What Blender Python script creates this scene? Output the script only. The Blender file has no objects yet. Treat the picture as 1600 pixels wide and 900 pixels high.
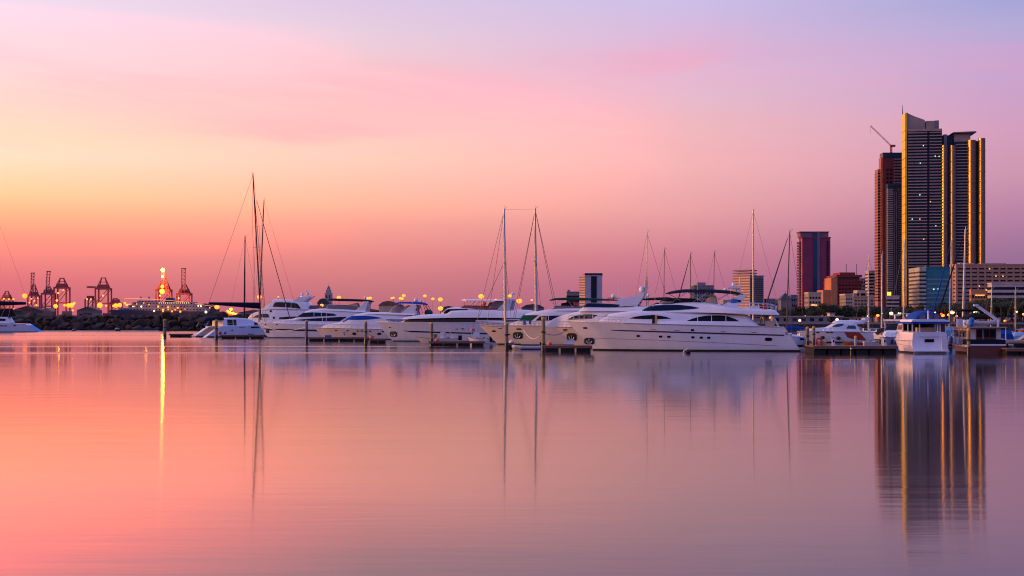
import bpy, bmesh, math, random
import numpy as np
from mathutils import Vector, Matrix
R = math.radians
random.seed(7)
scene = bpy.context.scene
COL = scene.collection

# ------------------------------------------------------------------ camera
F = 2000.0      # focal length in photo pixels (photo is 1600 wide)
HOR = 501.0     # horizon row in the photo
CAMH = 4.0      # eye height above the water
cam = bpy.data.cameras.new("camera")
cam.sensor_width = 36.0
cam.lens = 36.0 * F / 1600.0
cam.shift_y = (HOR - 450.0) / 1600.0
cam.clip_start = 0.5
cam.clip_end = 60000
camo = bpy.data.objects.new("camera", cam)
camo.location = (0, 0, CAMH)
camo.rotation_euler = (R(90), 0, 0)
COL.objects.link(camo)
scene.camera = camo
scene.view_settings.view_transform = 'Standard'
scene.view_settings.look = 'None'
scene.view_settings.exposure = 0.0
scene.view_settings.gamma = 1.0
scene.cycles.use_denoising = True
scene.cycles.filter_width = 1.1
scene.cycles.max_bounces = 6
scene.cycles.sample_clamp_indirect = 6.0
scene.cycles.caustics_reflective = False

def lin(c):
    return tuple(((x / 255.0) / 12.92 if x / 255.0 <= 0.04045 else ((x / 255.0 + 0.055) / 1.055) ** 2.4) for x in c)

# ------------------------------------------------------------------ sky
world = bpy.data.worlds.new("World")
scene.world = world
world.use_nodes = True
SUN_AZ, SUN_EL = -84.0, 4.0        # sun low on the left
def build_sky():
    nt = world.node_tree
    N, L = nt.nodes, nt.links
    N.clear()
    out = N.new('ShaderNodeOutputWorld')
    tc = N.new('ShaderNodeTexCoord')
    sep = N.new('ShaderNodeSeparateXYZ'); L.new(tc.outputs['Generated'], sep.inputs[0])
    def M(op, a, b=None, clamp=False):
        n = N.new('ShaderNodeMath'); n.operation = op; n.use_clamp = clamp
        for i, v in enumerate((a, b)):
            if v is None: continue
            if isinstance(v, (int, float)): n.inputs[i].default_value = v
            else: L.new(v, n.inputs[i])
        return n.outputs[0]
    az = M('ARCTAN2', sep.outputs[0], sep.outputs[1])           # 0 straight ahead, + to the right
    el = M('ARCSINE', sep.outputs[2])
    ELMAX = R(40)
    t = M('DIVIDE', el, ELMAX, True)
    GAIN = 4.0
    def ramp(stops):
        n = N.new('ShaderNodeValToRGB'); L.new(t, n.inputs[0])
        cr = n.color_ramp
        stops = sorted(stops)
        while len(cr.elements) < len(stops): cr.elements.new(0.5)
        for e, (p, c) in zip(cr.elements, stops):
            e.position = min(1, max(0, p)); e.color = (c[0] / GAIN, c[1] / GAIN, c[2] / GAIN, 1)
        return n.outputs[0]
    def column(px, rows, boost, zenith):
        ca = math.cos(math.atan((px - 800) / F))
        st = []
        for y, c in rows:
            e = math.atan((HOR - y) / F * ca)
            l = lin(c)
            k = boost(y)
            st.append((e / ELMAX, (l[0] * k, l[1], l[2])))
        st.append((R(20) / ELMAX, zenith[0])); st.append((1.0, zenith[1]))
        return ramp(st)
    left = column(0, [(500, (205, 100, 120)), (440, (227, 116, 126)), (400, (250, 138, 132)), (370, (253, 154, 132)), (330, (254, 188, 140)), (300, (254, 211, 158)),
                      (240, (253, 229, 198)), (210, (253, 224, 192)), (150, (253, 216, 205)), (100, (252, 218, 220)), (60, (253, 220, 228)), (0, (245, 222, 240))],
                  lambda y: 1.0 + 2.3 * max(0, min(1, (400 - y) / 130)) * max(0, min(1, (y - 25) / 90)), ((.70, .60, .88), (.32, .34, .76)))
    mid = column(575, [(500, (180, 100, 122)), (450, (202, 119, 128)), (400, (230, 137, 137)), (350, (250, 162, 149)), (320, (252, 184, 158)), (250, (252, 207, 187)),
                       (195, (250, 204, 197)), (150, (250, 196, 200)), (100, (245, 202, 210)), (50, (232, 205, 222)), (0, (222, 200, 228))],
                 lambda y: 1.0 + .75 * max(0, min(1, (345 - y) / 100)) * max(0, min(1, (y - 120) / 80)), ((.58, .52, .80), (.28, .32, .76)))
    rmid = column(1075, [(500, (165, 100, 130)), (440, (185, 110, 140)), (400, (205, 125, 145)), (330, (232, 160, 164)), (260, (244, 178, 181)), (200, (239, 185, 190)),
                         (110, (224, 186, 215)), (90, (225, 180, 212)), (0, (205, 190, 230))], lambda y: 1.0, ((.48, .48, .80), (.26, .31, .76)))
    right = column(1580, [(500, (130, 92, 135)), (400, (155, 110, 150)), (330, (185, 130, 165)), (270, (206, 150, 176)), (200, (210, 158, 190)), (150, (205, 160, 200)),
                          (80, (195, 165, 210)), (40, (180, 170, 215)), (0, (165, 165, 215))], lambda y: 1.0, ((.34, .36, .68), (.24, .30, .76)))
    core = ramp([(0, (1.6, .55, .28)), (.12, (2.6, 1.2, .5)), (.25, (2.2, 1.3, .8)), (.5, (.95, .8, .85)), (1, (.45, .46, .78))])
    east = ramp([(0, (.15, .12, .34)), (.1, (.17, .15, .42)), (.25, (.23, .21, .58)), (.5, (.26, .28, .74)), (1, (.24, .30, .78))])
    def mix(a, b, f):
        n = N.new('ShaderNodeMix'); n.data_type = 'RGBA'
        L.new(f, n.inputs[0]); L.new(a, n.inputs[6]); L.new(b, n.inputs[7])
        return n.outputs[2]
    def step(a, b, smooth=False):
        n = N.new('ShaderNodeMapRange'); n.inputs[1].default_value = R(a); n.inputs[2].default_value = R(b)
        if smooth: n.interpolation_type = 'SMOOTHSTEP'
        L.new(az, n.inputs[0]); return n.outputs[0]
    c = mix(core, left, step(-48, -21.8))
    c = mix(c, mid, step(-21.8, -6.4))
    c = mix(c, rmid, step(-6.4, 7.8))
    c = mix(c, right, step(7.8, 21.3))
    c = mix(c, east, step(21.3, 80))
    c = mix(east, c, step(-165, -100, True))
    # thin streaky clouds
    cv = N.new('ShaderNodeCombineXYZ')
    skew = M('ADD', el, M('MULTIPLY', az, .10))
    L.new(M('MULTIPLY', az, 4.2), cv.inputs[0]); L.new(M('MULTIPLY', skew, 40.0), cv.inputs[1])
    nz = N.new('ShaderNodeTexNoise'); nz.inputs['Scale'].default_value = 1.0; nz.inputs['Detail'].default_value = 5; nz.inputs['Roughness'].default_value = .55
    nz.inputs['Distortion'].default_value = .5
    L.new(cv.outputs[0], nz.inputs['Vector'])
    mr = N.new('ShaderNodeMapRange'); mr.interpolation_type = 'SMOOTHSTEP'; mr.inputs[1].default_value = .42; mr.inputs[2].default_value = .72
    L.new(nz.outputs[0], mr.inputs[0])
    lo = N.new('ShaderNodeMapRange'); lo.interpolation_type = 'SMOOTHSTEP'; lo.inputs[1].default_value = R(6.2); lo.inputs[2].default_value = R(8.8); L.new(el, lo.inputs[0])
    hi = N.new('ShaderNodeMapRange'); hi.interpolation_type = 'SMOOTHSTEP'; hi.inputs[1].default_value = R(14); hi.inputs[2].default_value = R(9.5); L.new(el, hi.inputs[0])
    m = M('MULTIPLY', M('MULTIPLY', M('MULTIPLY', mr.outputs[0], lo.outputs[0]), hi.outputs[0]), .22)
    def ss(v, a, b):
        n = N.new('ShaderNodeMapRange'); n.interpolation_type = 'SMOOTHSTEP'; n.inputs[1].default_value = a; n.inputs[2].default_value = b; L.new(v, n.inputs[0]); return n.outputs[0]
    wv = N.new('ShaderNodeCombineXYZ'); L.new(M('MULTIPLY', az, 9.0), wv.inputs[0]); L.new(M('MULTIPLY', el, 60.0), wv.inputs[1])
    nw = N.new('ShaderNodeTexNoise'); nw.inputs['Scale'].default_value = 1.0; nw.inputs['Detail'].default_value = 4; L.new(wv.outputs[0], nw.inputs['Vector'])
    wsp = M('MULTIPLY', M('SUBTRACT', nw.outputs[0], .5), R(1.4))
    for a0, a1, e0, slope, below, above, amt in ((-21, 3, 8.15, .035, .55, 2.4, .40), (-24, -2, 9.0, .02, .5, 1.2, .20), (0.5, 12.5, 11.0, .15, .5, 2.0, .36), (-12, 7, 10.6, -.10, .6, 1.2, .24)):
        # a long streak with a firm lower edge and a feathered top
        u = M('SUBTRACT', M('ADD', el, wsp), M('ADD', R(e0), M('MULTIPLY', M('SUBTRACT', az, R((a0 + a1) / 2)), slope)))
        k = M('MULTIPLY', ss(u, R(-below), R(below * .3)), ss(u, R(above), 0))
        k = M('MULTIPLY', k, M('MULTIPLY', ss(az, R(a0), R(a0 + (a1 - a0) * .5)), ss(az, R(a1), R(a1 - (a1 - a0) * .45))))
        k = M('MULTIPLY', k, M('ADD', .58, M('MULTIPLY', ss(nz.outputs[0], .38, .66), .42)))
        m = M('MAXIMUM', m, M('MULTIPLY', k, amt))
    rgb = N.new('ShaderNodeRGB'); rgb.outputs[0].default_value = tuple(x / GAIN for x in lin((255, 160, 180))) + (1,)
    c = mix(c, rgb.outputs[0], m)
    bg = N.new('ShaderNodeBackground'); L.new(c, bg.inputs[0]); bg.inputs[1].default_value = GAIN
    sky = N.new('ShaderNodeTexSky'); sky.sky_type = 'NISHITA'; sky.sun_disc = False
    sky.sun_elevation = R(SUN_EL); sky.sun_rotation = R(SUN_AZ)
    b2 = N.new('ShaderNodeBackground'); L.new(sky.outputs[0], b2.inputs[0]); b2.inputs[1].default_value = .004
    add = N.new('ShaderNodeAddShader'); L.new(bg.outputs[0], add.inputs[0]); L.new(b2.outputs[0], add.inputs[1])
    L.new(add.outputs[0], out.inputs[0])
build_sky()
sun = bpy.data.lights.new("sun", 'SUN')
sun.energy = 2.6
sun.angle = R(12)
sun.color = (1.0, .42, .15)
suno = bpy.data.objects.new("sun", sun)
sd = Vector((math.sin(R(SUN_AZ)) * math.cos(R(SUN_EL)), math.cos(R(SUN_AZ)) * math.cos(R(SUN_EL)), math.sin(R(SUN_EL))))
suno.rotation_euler = sd.to_track_quat('Z', 'Y').to_euler()
suno.location = sd * 300
COL.objects.link(suno)

# ------------------------------------------------------------------ helpers
def P(px, py, Y):
    return Vector(((px - 800) * Y / F, Y, CAMH - (py - HOR) * Y / F))
def depth(yw):
    return CAMH * F / (yw - HOR)
MATS = {}
def mat(name, col, rough=.5, metal=0.0, var=.12, scale=2.0, stretch=(1, 1, 1), emit=None, estr=0, bump=0, spec=.5, sample=False, coat=0):
    if name in MATS: return MATS[name]
    m = bpy.data.materials.new(name); m.use_nodes = True
    nt = m.node_tree; N, L = nt.nodes, nt.links
    b = N['Principled BSDF']
    b.inputs['Roughness'].default_value = rough
    b.inputs['Metallic'].default_value = metal
    b.inputs['Specular IOR Level'].default_value = spec
    if coat: b.inputs['Coat Weight'].default_value = coat
    tc = N.new('ShaderNodeTexCoord'); mp = N.new('ShaderNodeMapping'); mp.inputs['Scale'].default_value = stretch
    L.new(tc.outputs['Object'], mp.inputs[0])
    nz = N.new('ShaderNodeTexNoise'); nz.inputs['Scale'].default_value = scale; nz.inputs['Detail'].default_value = 4
    L.new(mp.outputs[0], nz.inputs['Vector'])
    cr = N.new('ShaderNodeValToRGB')
    a = [max(0, x * (1 - var)) for x in col]; c2 = [min(1, x * (1 + var * .6)) for x in col]
    cr.color_ramp.elements[0].position = .3; cr.color_ramp.elements[0].color = (*a, 1)
    cr.color_ramp.elements[1].position = .7; cr.color_ramp.elements[1].color = (*c2, 1)
    L.new(nz.outputs[0], cr.inputs[0]); L.new(cr.outputs[0], b.inputs['Base Color'])
    if bump:
        bp = N.new('ShaderNodeBump'); bp.inputs['Strength'].default_value = bump; bp.inputs['Distance'].default_value = .1
        L.new(nz.outputs[0], bp.inputs['Height']); L.new(bp.outputs[0], b.inputs['Normal'])
    if emit:
        b.inputs['Emission Color'].default_value = (*emit, 1); b.inputs['Emission Strength'].default_value = estr
        if not sample: m.cycles.emission_sampling = 'NONE'
    MATS[name] = m
    return m

GEL = mat('white_gelcoat', (.75, .76, .86), .22, var=.06, scale=.8, stretch=(1, 1, .3), coat=.3)
GEL2 = mat('ivory_gelcoat', (.70, .62, .60), .25, var=.08, scale=.8, stretch=(1, 1, .3), coat=.3)
GEL3 = mat('grey_white_gelcoat', (.56, .60, .76), .25, var=.08, scale=.9, stretch=(1, 1, .3), coat=.3)
GLASS = mat('dark_tinted_glass', (.006, .007, .012), .06, var=.3, spec=.12)
BGLASS = mat('blue_tinted_glass', (.003, .012, .05), .08, var=.3, spec=.14)
TGLASS = mat('teal_tinted_glass', (.01, .07, .075), .08, var=.3)
BROWNGLASS = mat('bronze_glass', (.022, .008, .007), .1, var=.3, spec=.25)
CLEAR = mat('smoked_plastic', (.16, .12, .15), .12, var=.2)
NAVY = mat('navy_canvas', (.010, .014, .035), .8, var=.3, scale=3, spec=.12)
BLACK = mat('black_canvas', (.012, .012, .014), .8, var=.3, scale=3, spec=.12)
GREENC = mat('green_canvas', (.006, .085, .055), .8, var=.25, scale=3, spec=.12)
DKGREEN = mat('dark_green_canvas', (.006, .035, .028), .8, var=.25, scale=3, spec=.12)
BLUEC = mat('blue_canvas', (.008, .065, .36), .75, var=.2, scale=3, spec=.12)
LBLUEC = mat('light_blue_canvas', (.10, .35, .75), .75, var=.15, scale=3, spec=.12)
STEEL = mat('polished_steel', (.62, .62, .64), .25, metal=.9, var=.1)
ALU = mat('mast_aluminium', (.50, .51, .55), .35, metal=.35, var=.12, stretch=(4, 4, .2))
DKMAST = mat('dark_mast', (.055, .042, .045), .5, var=.25, stretch=(4, 4, .2))
WIRE = mat('rigging_wire', (.10, .09, .09), .5, metal=.3, var=.1)
ROPE = mat('white_rope', (.62, .57, .50), .9, var=.2, scale=8)
NAVYP = mat('navy_stripe_paint', (.012, .012, .035), .3, var=.2)
ANTIF = mat('black_bottom_paint', (.010, .010, .013), .6, var=.3)
BROWNP = mat('brown_bottom_paint', (.16, .07, .05), .6, var=.25)
REDP = mat('red_stripe_paint', (.40, .045, .025), .35, var=.15)
TEALP = mat('teal_paint', (.02, .22, .20), .4, var=.15)
VARN = mat('varnished_wood', (.12, .024, .009), .3, var=.35, scale=1.5, stretch=(1, 6, 6), coat=.15, spec=.3)
TEAK = mat('teak', (.26, .13, .06), .6, var=.3, scale=2, stretch=(1, 8, 1))
BEIGE = mat('beige_upholstery', (.50, .38, .27), .8, var=.12)
MAROON = mat('maroon_upholstery', (.26, .05, .045), .8, var=.15)
RADOME = mat('radome_white', (.74, .74, .78), .35, var=.05)
RUBBER = mat('black_rubber', (.015, .015, .016), .6, var=.3)
HYPALON = mat('grey_inflatable_rubber', (.40, .40, .47), .55, var=.1)
ORANGE = mat('orange_plastic', (.75, .13, .04), .5, var=.1)
REDM = mat('red_plastic', (.50, .03, .02), .5, var=.1)
BLUEP = mat('blue_plastic', (.02, .16, .55), .5, var=.15)
YELLOWP = mat('ochre_paint', (.60, .30, .03), .6, var=.2)
PILE = mat('weathered_timber', (.24, .19, .16), .85, var=.35, scale=3, stretch=(3, 3, .4), bump=.4)
TANPILE = mat('tan_timber', (.32, .22, .10), .85, var=.3, scale=3, stretch=(3, 3, .4), bump=.4)
WET = mat('wet_tarred_timber', (.025, .020, .018), .4, var=.35, scale=4)
PLANK = mat('dock_planks', (.24, .10, .075), .8, var=.35, scale=1.2, stretch=(6, 1, 1), bump=.3)
FASCIA = mat('dock_fascia', (.22, .10, .07), .75, var=.3, scale=1.5, stretch=(1, 4, 4))
FLOATM = mat('dark_float', (.008, .007, .008), .7, var=.4, scale=2)
LAMPO = mat('sodium_lamp_glow', (1, .5, .1), .5, emit=(1.0, .20, .008), estr=3.1)
LAMPBIG = mat('tower_floodlight_glow', (1, .6, .1), .5, emit=(1.0, .46, .006), estr=150, sample=True)
LAMPW = mat('white_lamp_glow', (1, .9, .7), .5, emit=(1.0, .72, .30), estr=3.0)
LAMPG = mat('greenish_lamp_glow', (.9, 1, .7), .5, emit=(.70, 1.0, .35), estr=2.2)
LAMPR = mat('red_lamp_glow', (1, .1, .1), .5, emit=(1.0, .05, .02), estr=2.5)
WARMWIN = mat('lit_window_glow', (1, .6, .2), .5, emit=(1.0, .45, .08), estr=1.3)
COOLWIN = mat('cool_lit_window_glow', (.6, 1, .9), .5, emit=(.5, 1.0, .85), estr=1.1)
POLEM = mat('lamp_post_paint', (.07, .06, .06), .6, var=.2)

class MB:
    def __init__(s): s.v = []; s.f = []
    def add(s, vs, fs):
        o = len(s.v); s.v.extend([tuple(v) for v in vs]); s.f.extend([tuple(i + o for i in f) for f in fs]); return s
    def box(s, x0, x1, y0, y1, z0, z1):
        return s.add([(x0, y0, z0), (x1, y0, z0), (x1, y1, z0), (x0, y1, z0), (x0, y0, z1), (x1, y0, z1), (x1, y1, z1), (x0, y1, z1)],
                     [(0, 3, 2, 1), (4, 5, 6, 7), (0, 1, 5, 4), (1, 2, 6, 5), (2, 3, 7, 6), (3, 0, 4, 7)])
    def cbox(s, c, d):
        return s.box(c[0] - d[0] / 2, c[0] + d[0] / 2, c[1] - d[1] / 2, c[1] + d[1] / 2, c[2] - d[2] / 2, c[2] + d[2] / 2)
    def beam(s, p, q, w, h=None):
        p = Vector(p); q = Vector(q); h = h or w
        a = (q - p).normalized(); u = a.cross(Vector((0, 0, 1)))
        if u.length < 1e-4: u = Vector((1, 0, 0))
        u.normalize(); n = u.cross(a)
        vs = [b + u * (w / 2 * i) + n * (h / 2 * j) for b in (p, q) for i, j in ((-1, -1), (1, -1), (1, 1), (-1, 1))]
        return s.add(vs, [(0, 1, 2, 3), (7, 6, 5, 4), (0, 4, 5, 1), (1, 5, 6, 2), (2, 6, 7, 3), (3, 7, 4, 0)])
    def tube(s, p, q, r, r2=None, n=8):
        p = Vector(p); q = Vector(q); r2 = r if r2 is None else r2
        a = (q - p).normalized(); u = a.cross(Vector((0, 0, 1)))
        if u.length < 1e-4: u = Vector((1, 0, 0))
        u.normalize(); w = a.cross(u)
        vs = []
        for b, rr in ((p, r), (q, r2)):
            for i in range(n):
                t = 2 * math.pi * i / n
                vs.append(b + u * (rr * math.cos(t)) + w * (rr * math.sin(t)))
        fs = [(i, (i + 1) % n, n + (i + 1) % n, n + i) for i in range(n)] + [tuple(range(n))[::-1], tuple(range(n, 2 * n))]
        return s.add(vs, fs)
    def path(s, pts, r, n=6):
        for a, b in zip(pts[:-1], pts[1:]): s.tube(a, b, r, r, n)
        return s
    def sph(s, c, r, nu=12, nv=8, sx=1, sy=1, sz=1, z0=-1.0):
        rows = []
        for j in range(nv + 1):
            ph = -math.pi / 2 + math.pi * j / nv
            rows.append([(c[0] + r * sx * math.cos(ph) * math.cos(2 * math.pi * i / nu), c[1] + r * sy * math.cos(ph) * math.sin(2 * math.pi * i / nu),
                          c[2] + r * sz * max(z0, math.sin(ph))) for i in range(nu)])
        return s.grid(rows, True)
    def lathe(s, c, prof, n=14):
        rows = [[(c[0] + r * math.cos(2 * math.pi * i / n), c[1] + r * math.sin(2 * math.pi * i / n), c[2] + z) for i in range(n)] for r, z in prof]
        s.grid(rows, True)
        o = len(s.v)
        s.f.append(tuple(range(o - n, o))); s.f.append(tuple(range(o - n * len(rows), o - n * (len(rows) - 1)))[::-1])
        return s
    def grid(s, rows, wrap=False):
        n = len(rows[0]); m = len(rows)
        fs = []
        for j in range(m - 1):
            for i in range(n if wrap else n - 1):
                k = (i + 1) % n
                fs.append((j * n + i, j * n + k, (j + 1) * n + k, (j + 1) * n + i))
        return s.add([p for r in rows for p in r], fs)
    def prism(s, poly, y0, y1):
        n = len(poly)
        vs = [(x, y0, z) for x, z in poly] + [(x, y1, z) for x, z in poly]
        return s.add(vs, [tuple(range(n)), tuple(range(n, 2 * n))[::-1]] + [(i, (i + 1) % n, n + (i + 1) % n, n + i) for i in range(n)])
    def build(s, name, m, parent=None, smooth=False, loc=None):
        me = bpy.data.meshes.new(name)
        me.from_pydata(s.v, [], s.f)
        bm = bmesh.new(); bm.from_mesh(me)
        bmesh.ops.remove_doubles(bm, verts=bm.verts, dist=1e-5)
        bmesh.ops.recalc_face_normals(bm, faces=bm.faces)
        bm.to_mesh(me); bm.free()
        me.materials.append(m)
        if smooth:
            me.polygons.foreach_set('use_smooth', [True] * len(me.polygons))
            me.set_sharp_from_angle(angle=R(38))
        o = bpy.data.objects.new(name, me)
        if parent: o.parent = parent
        if loc: o.location = loc
        COL.objects.link(o)
        return o

def tag(o, label=None, cat=None, group=None, kind=None):
    if label: o['label'] = label
    if cat: o['category'] = cat
    if group: o['group'] = group
    if kind: o['kind'] = kind
    return o
def thing(name, label, cat, loc=(0, 0, 0), rz=0, group=None):
    o = bpy.data.objects.new(name, None); o.location = loc; o.rotation_euler = (0, 0, rz); o.empty_display_size = .5
    COL.objects.link(o)
    return tag(o, label, cat, group)
def dup(root, loc=None, rz=None, label=None, group=None, scale=None):
    r = root.copy(); COL.objects.link(r)
    if loc is not None: r.location = loc
    if rz is not None: r.rotation_euler = (0, 0, rz)
    if scale is not None: r.scale = scale if isinstance(scale, (tuple, list)) else (scale,) * 3
    if label: r['label'] = label
    if group: r['group'] = group
    for ch in list(root.children):
        c = ch.copy(); COL.objects.link(c); c.parent = r
        for g in list(ch.children):
            d = g.copy(); COL.objects.link(d); d.parent = c
    return r
def copy_part(o, loc, parent=None):
    c = o.copy(); c.location = loc; c.parent = parent or o.parent; COL.objects.link(c); return c

def pchip(xs, ys, q):
    xs = np.array(xs, float); ys = np.array(ys, float)
    i = np.argsort(xs); xs = xs[i]; ys = ys[i]
    if len(xs) == 1: return np.full_like(np.atleast_1d(q), ys[0], dtype=float)
    h = np.diff(xs); d = np.diff(ys) / h
    m = np.zeros(len(xs)); m[0] = d[0]; m[-1] = d[-1]
    for k in range(1, len(xs) - 1):
        if d[k - 1] * d[k] > 0:
            w1 = 2 * h[k] + h[k - 1]; w2 = h[k] + 2 * h[k - 1]
            m[k] = (w1 + w2) / (w1 / d[k - 1] + w2 / d[k])
    q = np.clip(np.atleast_1d(q), xs[0], xs[-1])
    k = np.clip(np.searchsorted(xs, q) - 1, 0, len(h) - 1)
    t = (q - xs[k]) / h[k]
    return ((1 + 2 * t) * (1 - t) ** 2 * ys[k] + t * (1 - t) ** 2 * h[k] * m[k] + t * t * (3 - 2 * t) * ys[k + 1] + t * t * (t - 1) * h[k] * m[k + 1])

# ------------------------------------------------------------------ water and land
def build_water():
    m = bpy.data.materials.new('still_sea_water'); m.use_nodes = True
    nt = m.node_tree; N, L = nt.nodes, nt.links
    b = N['Principled BSDF']
    b.inputs['Base Color'].default_value = (.020, .006, .016, 1)
    b.inputs['IOR'].default_value = 1.38
    b.inputs['Specular Tint'].default_value = (1, .70, .60, 1)
    tc = N.new('ShaderNodeTexCoord'); sep = N.new('ShaderNodeSeparateXYZ'); L.new(tc.outputs['Object'], sep.inputs[0])
    def M(op, a, b_=None, c=None, clamp=False):
        n = N.new('ShaderNodeMath'); n.operation = op; n.use_clamp = clamp
        for i, v in enumerate((a, b_, c)):
            if v is None: continue
            if isinstance(v, (int, float)): n.inputs[i].default_value = v
            else: L.new(v, n.inputs[i])
        return n.outputs[0]
    X, Y = sep.outputs[0], sep.outputs[1]
    def noise(sx, sy, det=3, rough=.5):
        mp = N.new('ShaderNodeMapping'); mp.inputs['Scale'].default_value = (sx, sy, 1); L.new(tc.outputs['Object'], mp.inputs[0])
        n = N.new('ShaderNodeTexNoise'); n.inputs['Scale'].default_value = 1; n.inputs['Detail'].default_value = det; n.inputs['Roughness'].default_value = rough
        L.new(mp.outputs[0], n.inputs['Vector']); return n.outputs[0]
    def smooth(v, a, b_):
        n = N.new('ShaderNodeMapRange'); n.interpolation_type = 'SMOOTHSTEP'; n.inputs[1].default_value = a; n.inputs[2].default_value = b_
        L.new(v, n.inputs[0]); return n.outputs[0]
    # wind lanes: long narrow strips of ruffled water
    wob = M('MULTIPLY', M('SUBTRACT', noise(.012, .004, 2), .5), 9.0)
    lanes = None
    for y0, w, x0, x1, s in ((158.5, 3.6, -110, 12, 1.0), (197, 3.2, -150, -2, .8), (139.5, 1.1, 50, 140, .8), (350, 6, -190, -60, .7), (176, 1.4, -60, -4, .35), (132, 1.2, -30, 60, .25), (118, 1.2, -10, 50, .2)):
        d = M('ABSOLUTE', M('SUBTRACT', M('ADD', Y, wob), y0))
        k = smooth(d, w, w * .55)
        k = M('MULTIPLY', k, M('MULTIPLY', smooth(X, x0, x0 + 25), smooth(X, x1, x1 - 22)))
        k = M('MULTIPLY', k, s)
        lanes = k if lanes is None else M('MAXIMUM', lanes, k)
    breath = smooth(noise(.010, .045, 4, .6), .35, .75)
    near = smooth(Y, 120, 55); far = smooth(Y, 180, 330)
    rough = M('ADD', M('ADD', M('ADD', .044, M('MULTIPLY', near, .016)), M('MULTIPLY', far, .085)), M('ADD', M('MULTIPLY', breath, .022), M('MULTIPLY', lanes, .13)))
    tg = N.new('ShaderNodeCombineXYZ'); tg.inputs[1].default_value = 1.0      # long low swell: wide in depth, narrow across
    L.new(tg.outputs[0], b.inputs['Tangent']); b.inputs['Anisotropic'].default_value = .88
    L.new(rough, b.inputs['Roughness'])
    h = M('ADD', M('MULTIPLY', noise(.10, .55, 3), .5), M('MULTIPLY', noise(.5, 2.4, 2), .10))
    bp = N.new('ShaderNodeBump'); bp.inputs['Strength'].default_value = .5; bp.inputs['Distance'].default_value = .03
    L.new(h, bp.inputs['Height']); L.new(bp.outputs[0], b.inputs['Normal'])
    S = 30000
    o = MB().add([(-S, -3000, 0), (S, -3000, 0), (S, S, 0), (-S, S, 0)], [(0, 1, 2, 3)]).build('water', m)
    tag(o, 'still pink sea water reflecting the sunset sky', 'water', kind='structure')
build_water()
SAND = mat('packed_ground', (.10, .085, .08), .9, var=.3, scale=.05)
ASPH = mat('promenade_asphalt', (.055, .050, .052), .85, var=.25, scale=.3)
WALLST = mat('seawall_stone', (.075, .060, .055), .85, var=.5, scale=.7, bump=.5)
CAPST = mat('seawall_coping', (.36, .27, .24), .8, var=.2, scale=.8)
QZ = 3.1
def build_land():
    S = 28000
    poly = [(40, 402), (400, 402), (S, 402), (S, S), (-S, S), (-S, 1560), (-190, 1560), (-190, 930), (40, 930)]
    n = len(poly)
    mb = MB().add([(x, y, QZ) for x, y in poly] + [(x, y, -3) for x, y in poly], [tuple(range(n))] + [(i, (i + 1) % n, n + (i + 1) % n, n + i) for i in range(n)])
    tag(mb.build('ground', SAND), 'flat dark shore ground behind the sea wall', 'ground', kind='structure')
    r = MB().add([(40, 404, QZ + .02), (900, 404, QZ + .02), (900, 470, QZ + .02), (40, 470, QZ + .02)], [(0, 1, 2, 3)]).build('promenade', ASPH)
    tag(r, 'paved promenade along the top of the sea wall', 'promenade', kind='structure')
    w = thing('sea_wall', 'dark stone sea wall with pale coping behind the berths on the right', 'sea wall', (40, 400, 0))
    MB().box(0, 700, 0, 2, -3, QZ - .25).build('wall', WALLST, w)
    MB().box(-.2, 700.2, -.3, 2.2, QZ - .25, QZ + .3).build('coping', CAPST, w)
build_land()

# breakwater of boulders on the left
ROCK = mat('dark_boulder', (.040, .020, .014), .9, var=.3, scale=.6, bump=.2)
ROCK2 = mat('brown_boulder', (.075, .030, .016), .9, var=.3, scale=.6, bump=.2)
ROCK3 = mat('grey_boulder', (.055, .036, .034), .9, var=.3, scale=.6, bump=.2)
def boulder_mesh(seed, m):
    rnd = random.Random(seed)
    bm = bmesh.new(); bmesh.ops.create_icosphere(bm, subdivisions=3, radius=1)
    dirs = [Vector((rnd.uniform(-1, 1), rnd.uniform(-1, 1), rnd.uniform(-1, 1))).normalized() for _ in range(12)]
    cut = [rnd.uniform(.42, .72) for _ in dirs]
    for v in bm.verts:
        for d, c in zip(dirs, cut):
            k = v.co.dot(d)
            if k > c: v.co -= d * (k - c)
        v.co *= rnd.uniform(.985, 1.015) * 1.25
    me = bpy.data.meshes.new('boulder'); bm.to_mesh(me); bm.free(); me.materials.append(m)
    return me
def build_breakwater():
    bw = thing('breakwater', 'long dark rubble breakwater with a flat concrete crest on the left', 'breakwater', (0, 520, 0))
    x0, x1 = -214, -20
    sec = [(-4, -2), (0.5, 2.6), (4, 5.6), (10, 5.6), (18, -2)]
    MB().grid([[(x0, y, z) for y, z in sec], [x1, 0, 0] and [(x1, y, z) for y, z in sec]]).build('core', WALLST, bw)
    MB().box(x0, x1, 4.2, 9.5, 5.4, 6.15).build('crest_slab', mat('crest_concrete', (.20, .16, .15), .85, var=.25, scale=.4), bw)
    ms = [boulder_mesh(i, (ROCK, ROCK2, ROCK, ROCK3, ROCK)[i % 5]) for i in range(10)]
    rnd = random.Random(3)
    k = 0
    for row in range(4):
        t = row / 3
        x = x0 - 1 + row * .8
        while x < -108:
            w = rnd.uniform(1.3, 2.5)
            o = bpy.data.objects.new('boulder', ms[rnd.randrange(10)])
            o.location = (x + w, 515.5 + 7.2 * t + rnd.uniform(-.6, .5) - 1, .45 + t * 4.5 + rnd.uniform(-.25, .25))
            o.scale = (w * 1.12, w * 1.0, w * rnd.uniform(.62, .85)); o.rotation_euler = (rnd.uniform(-.5, .5), rnd.uniform(-.5, .5), rnd.uniform(0, 6.28))
            COL.objects.link(o)
            tag(o, 'rough boulder in the armour of the breakwater on the left', 'boulder', 'boulders of the breakwater')
            x += w * 1.75; k += 1
build_breakwater()

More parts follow.
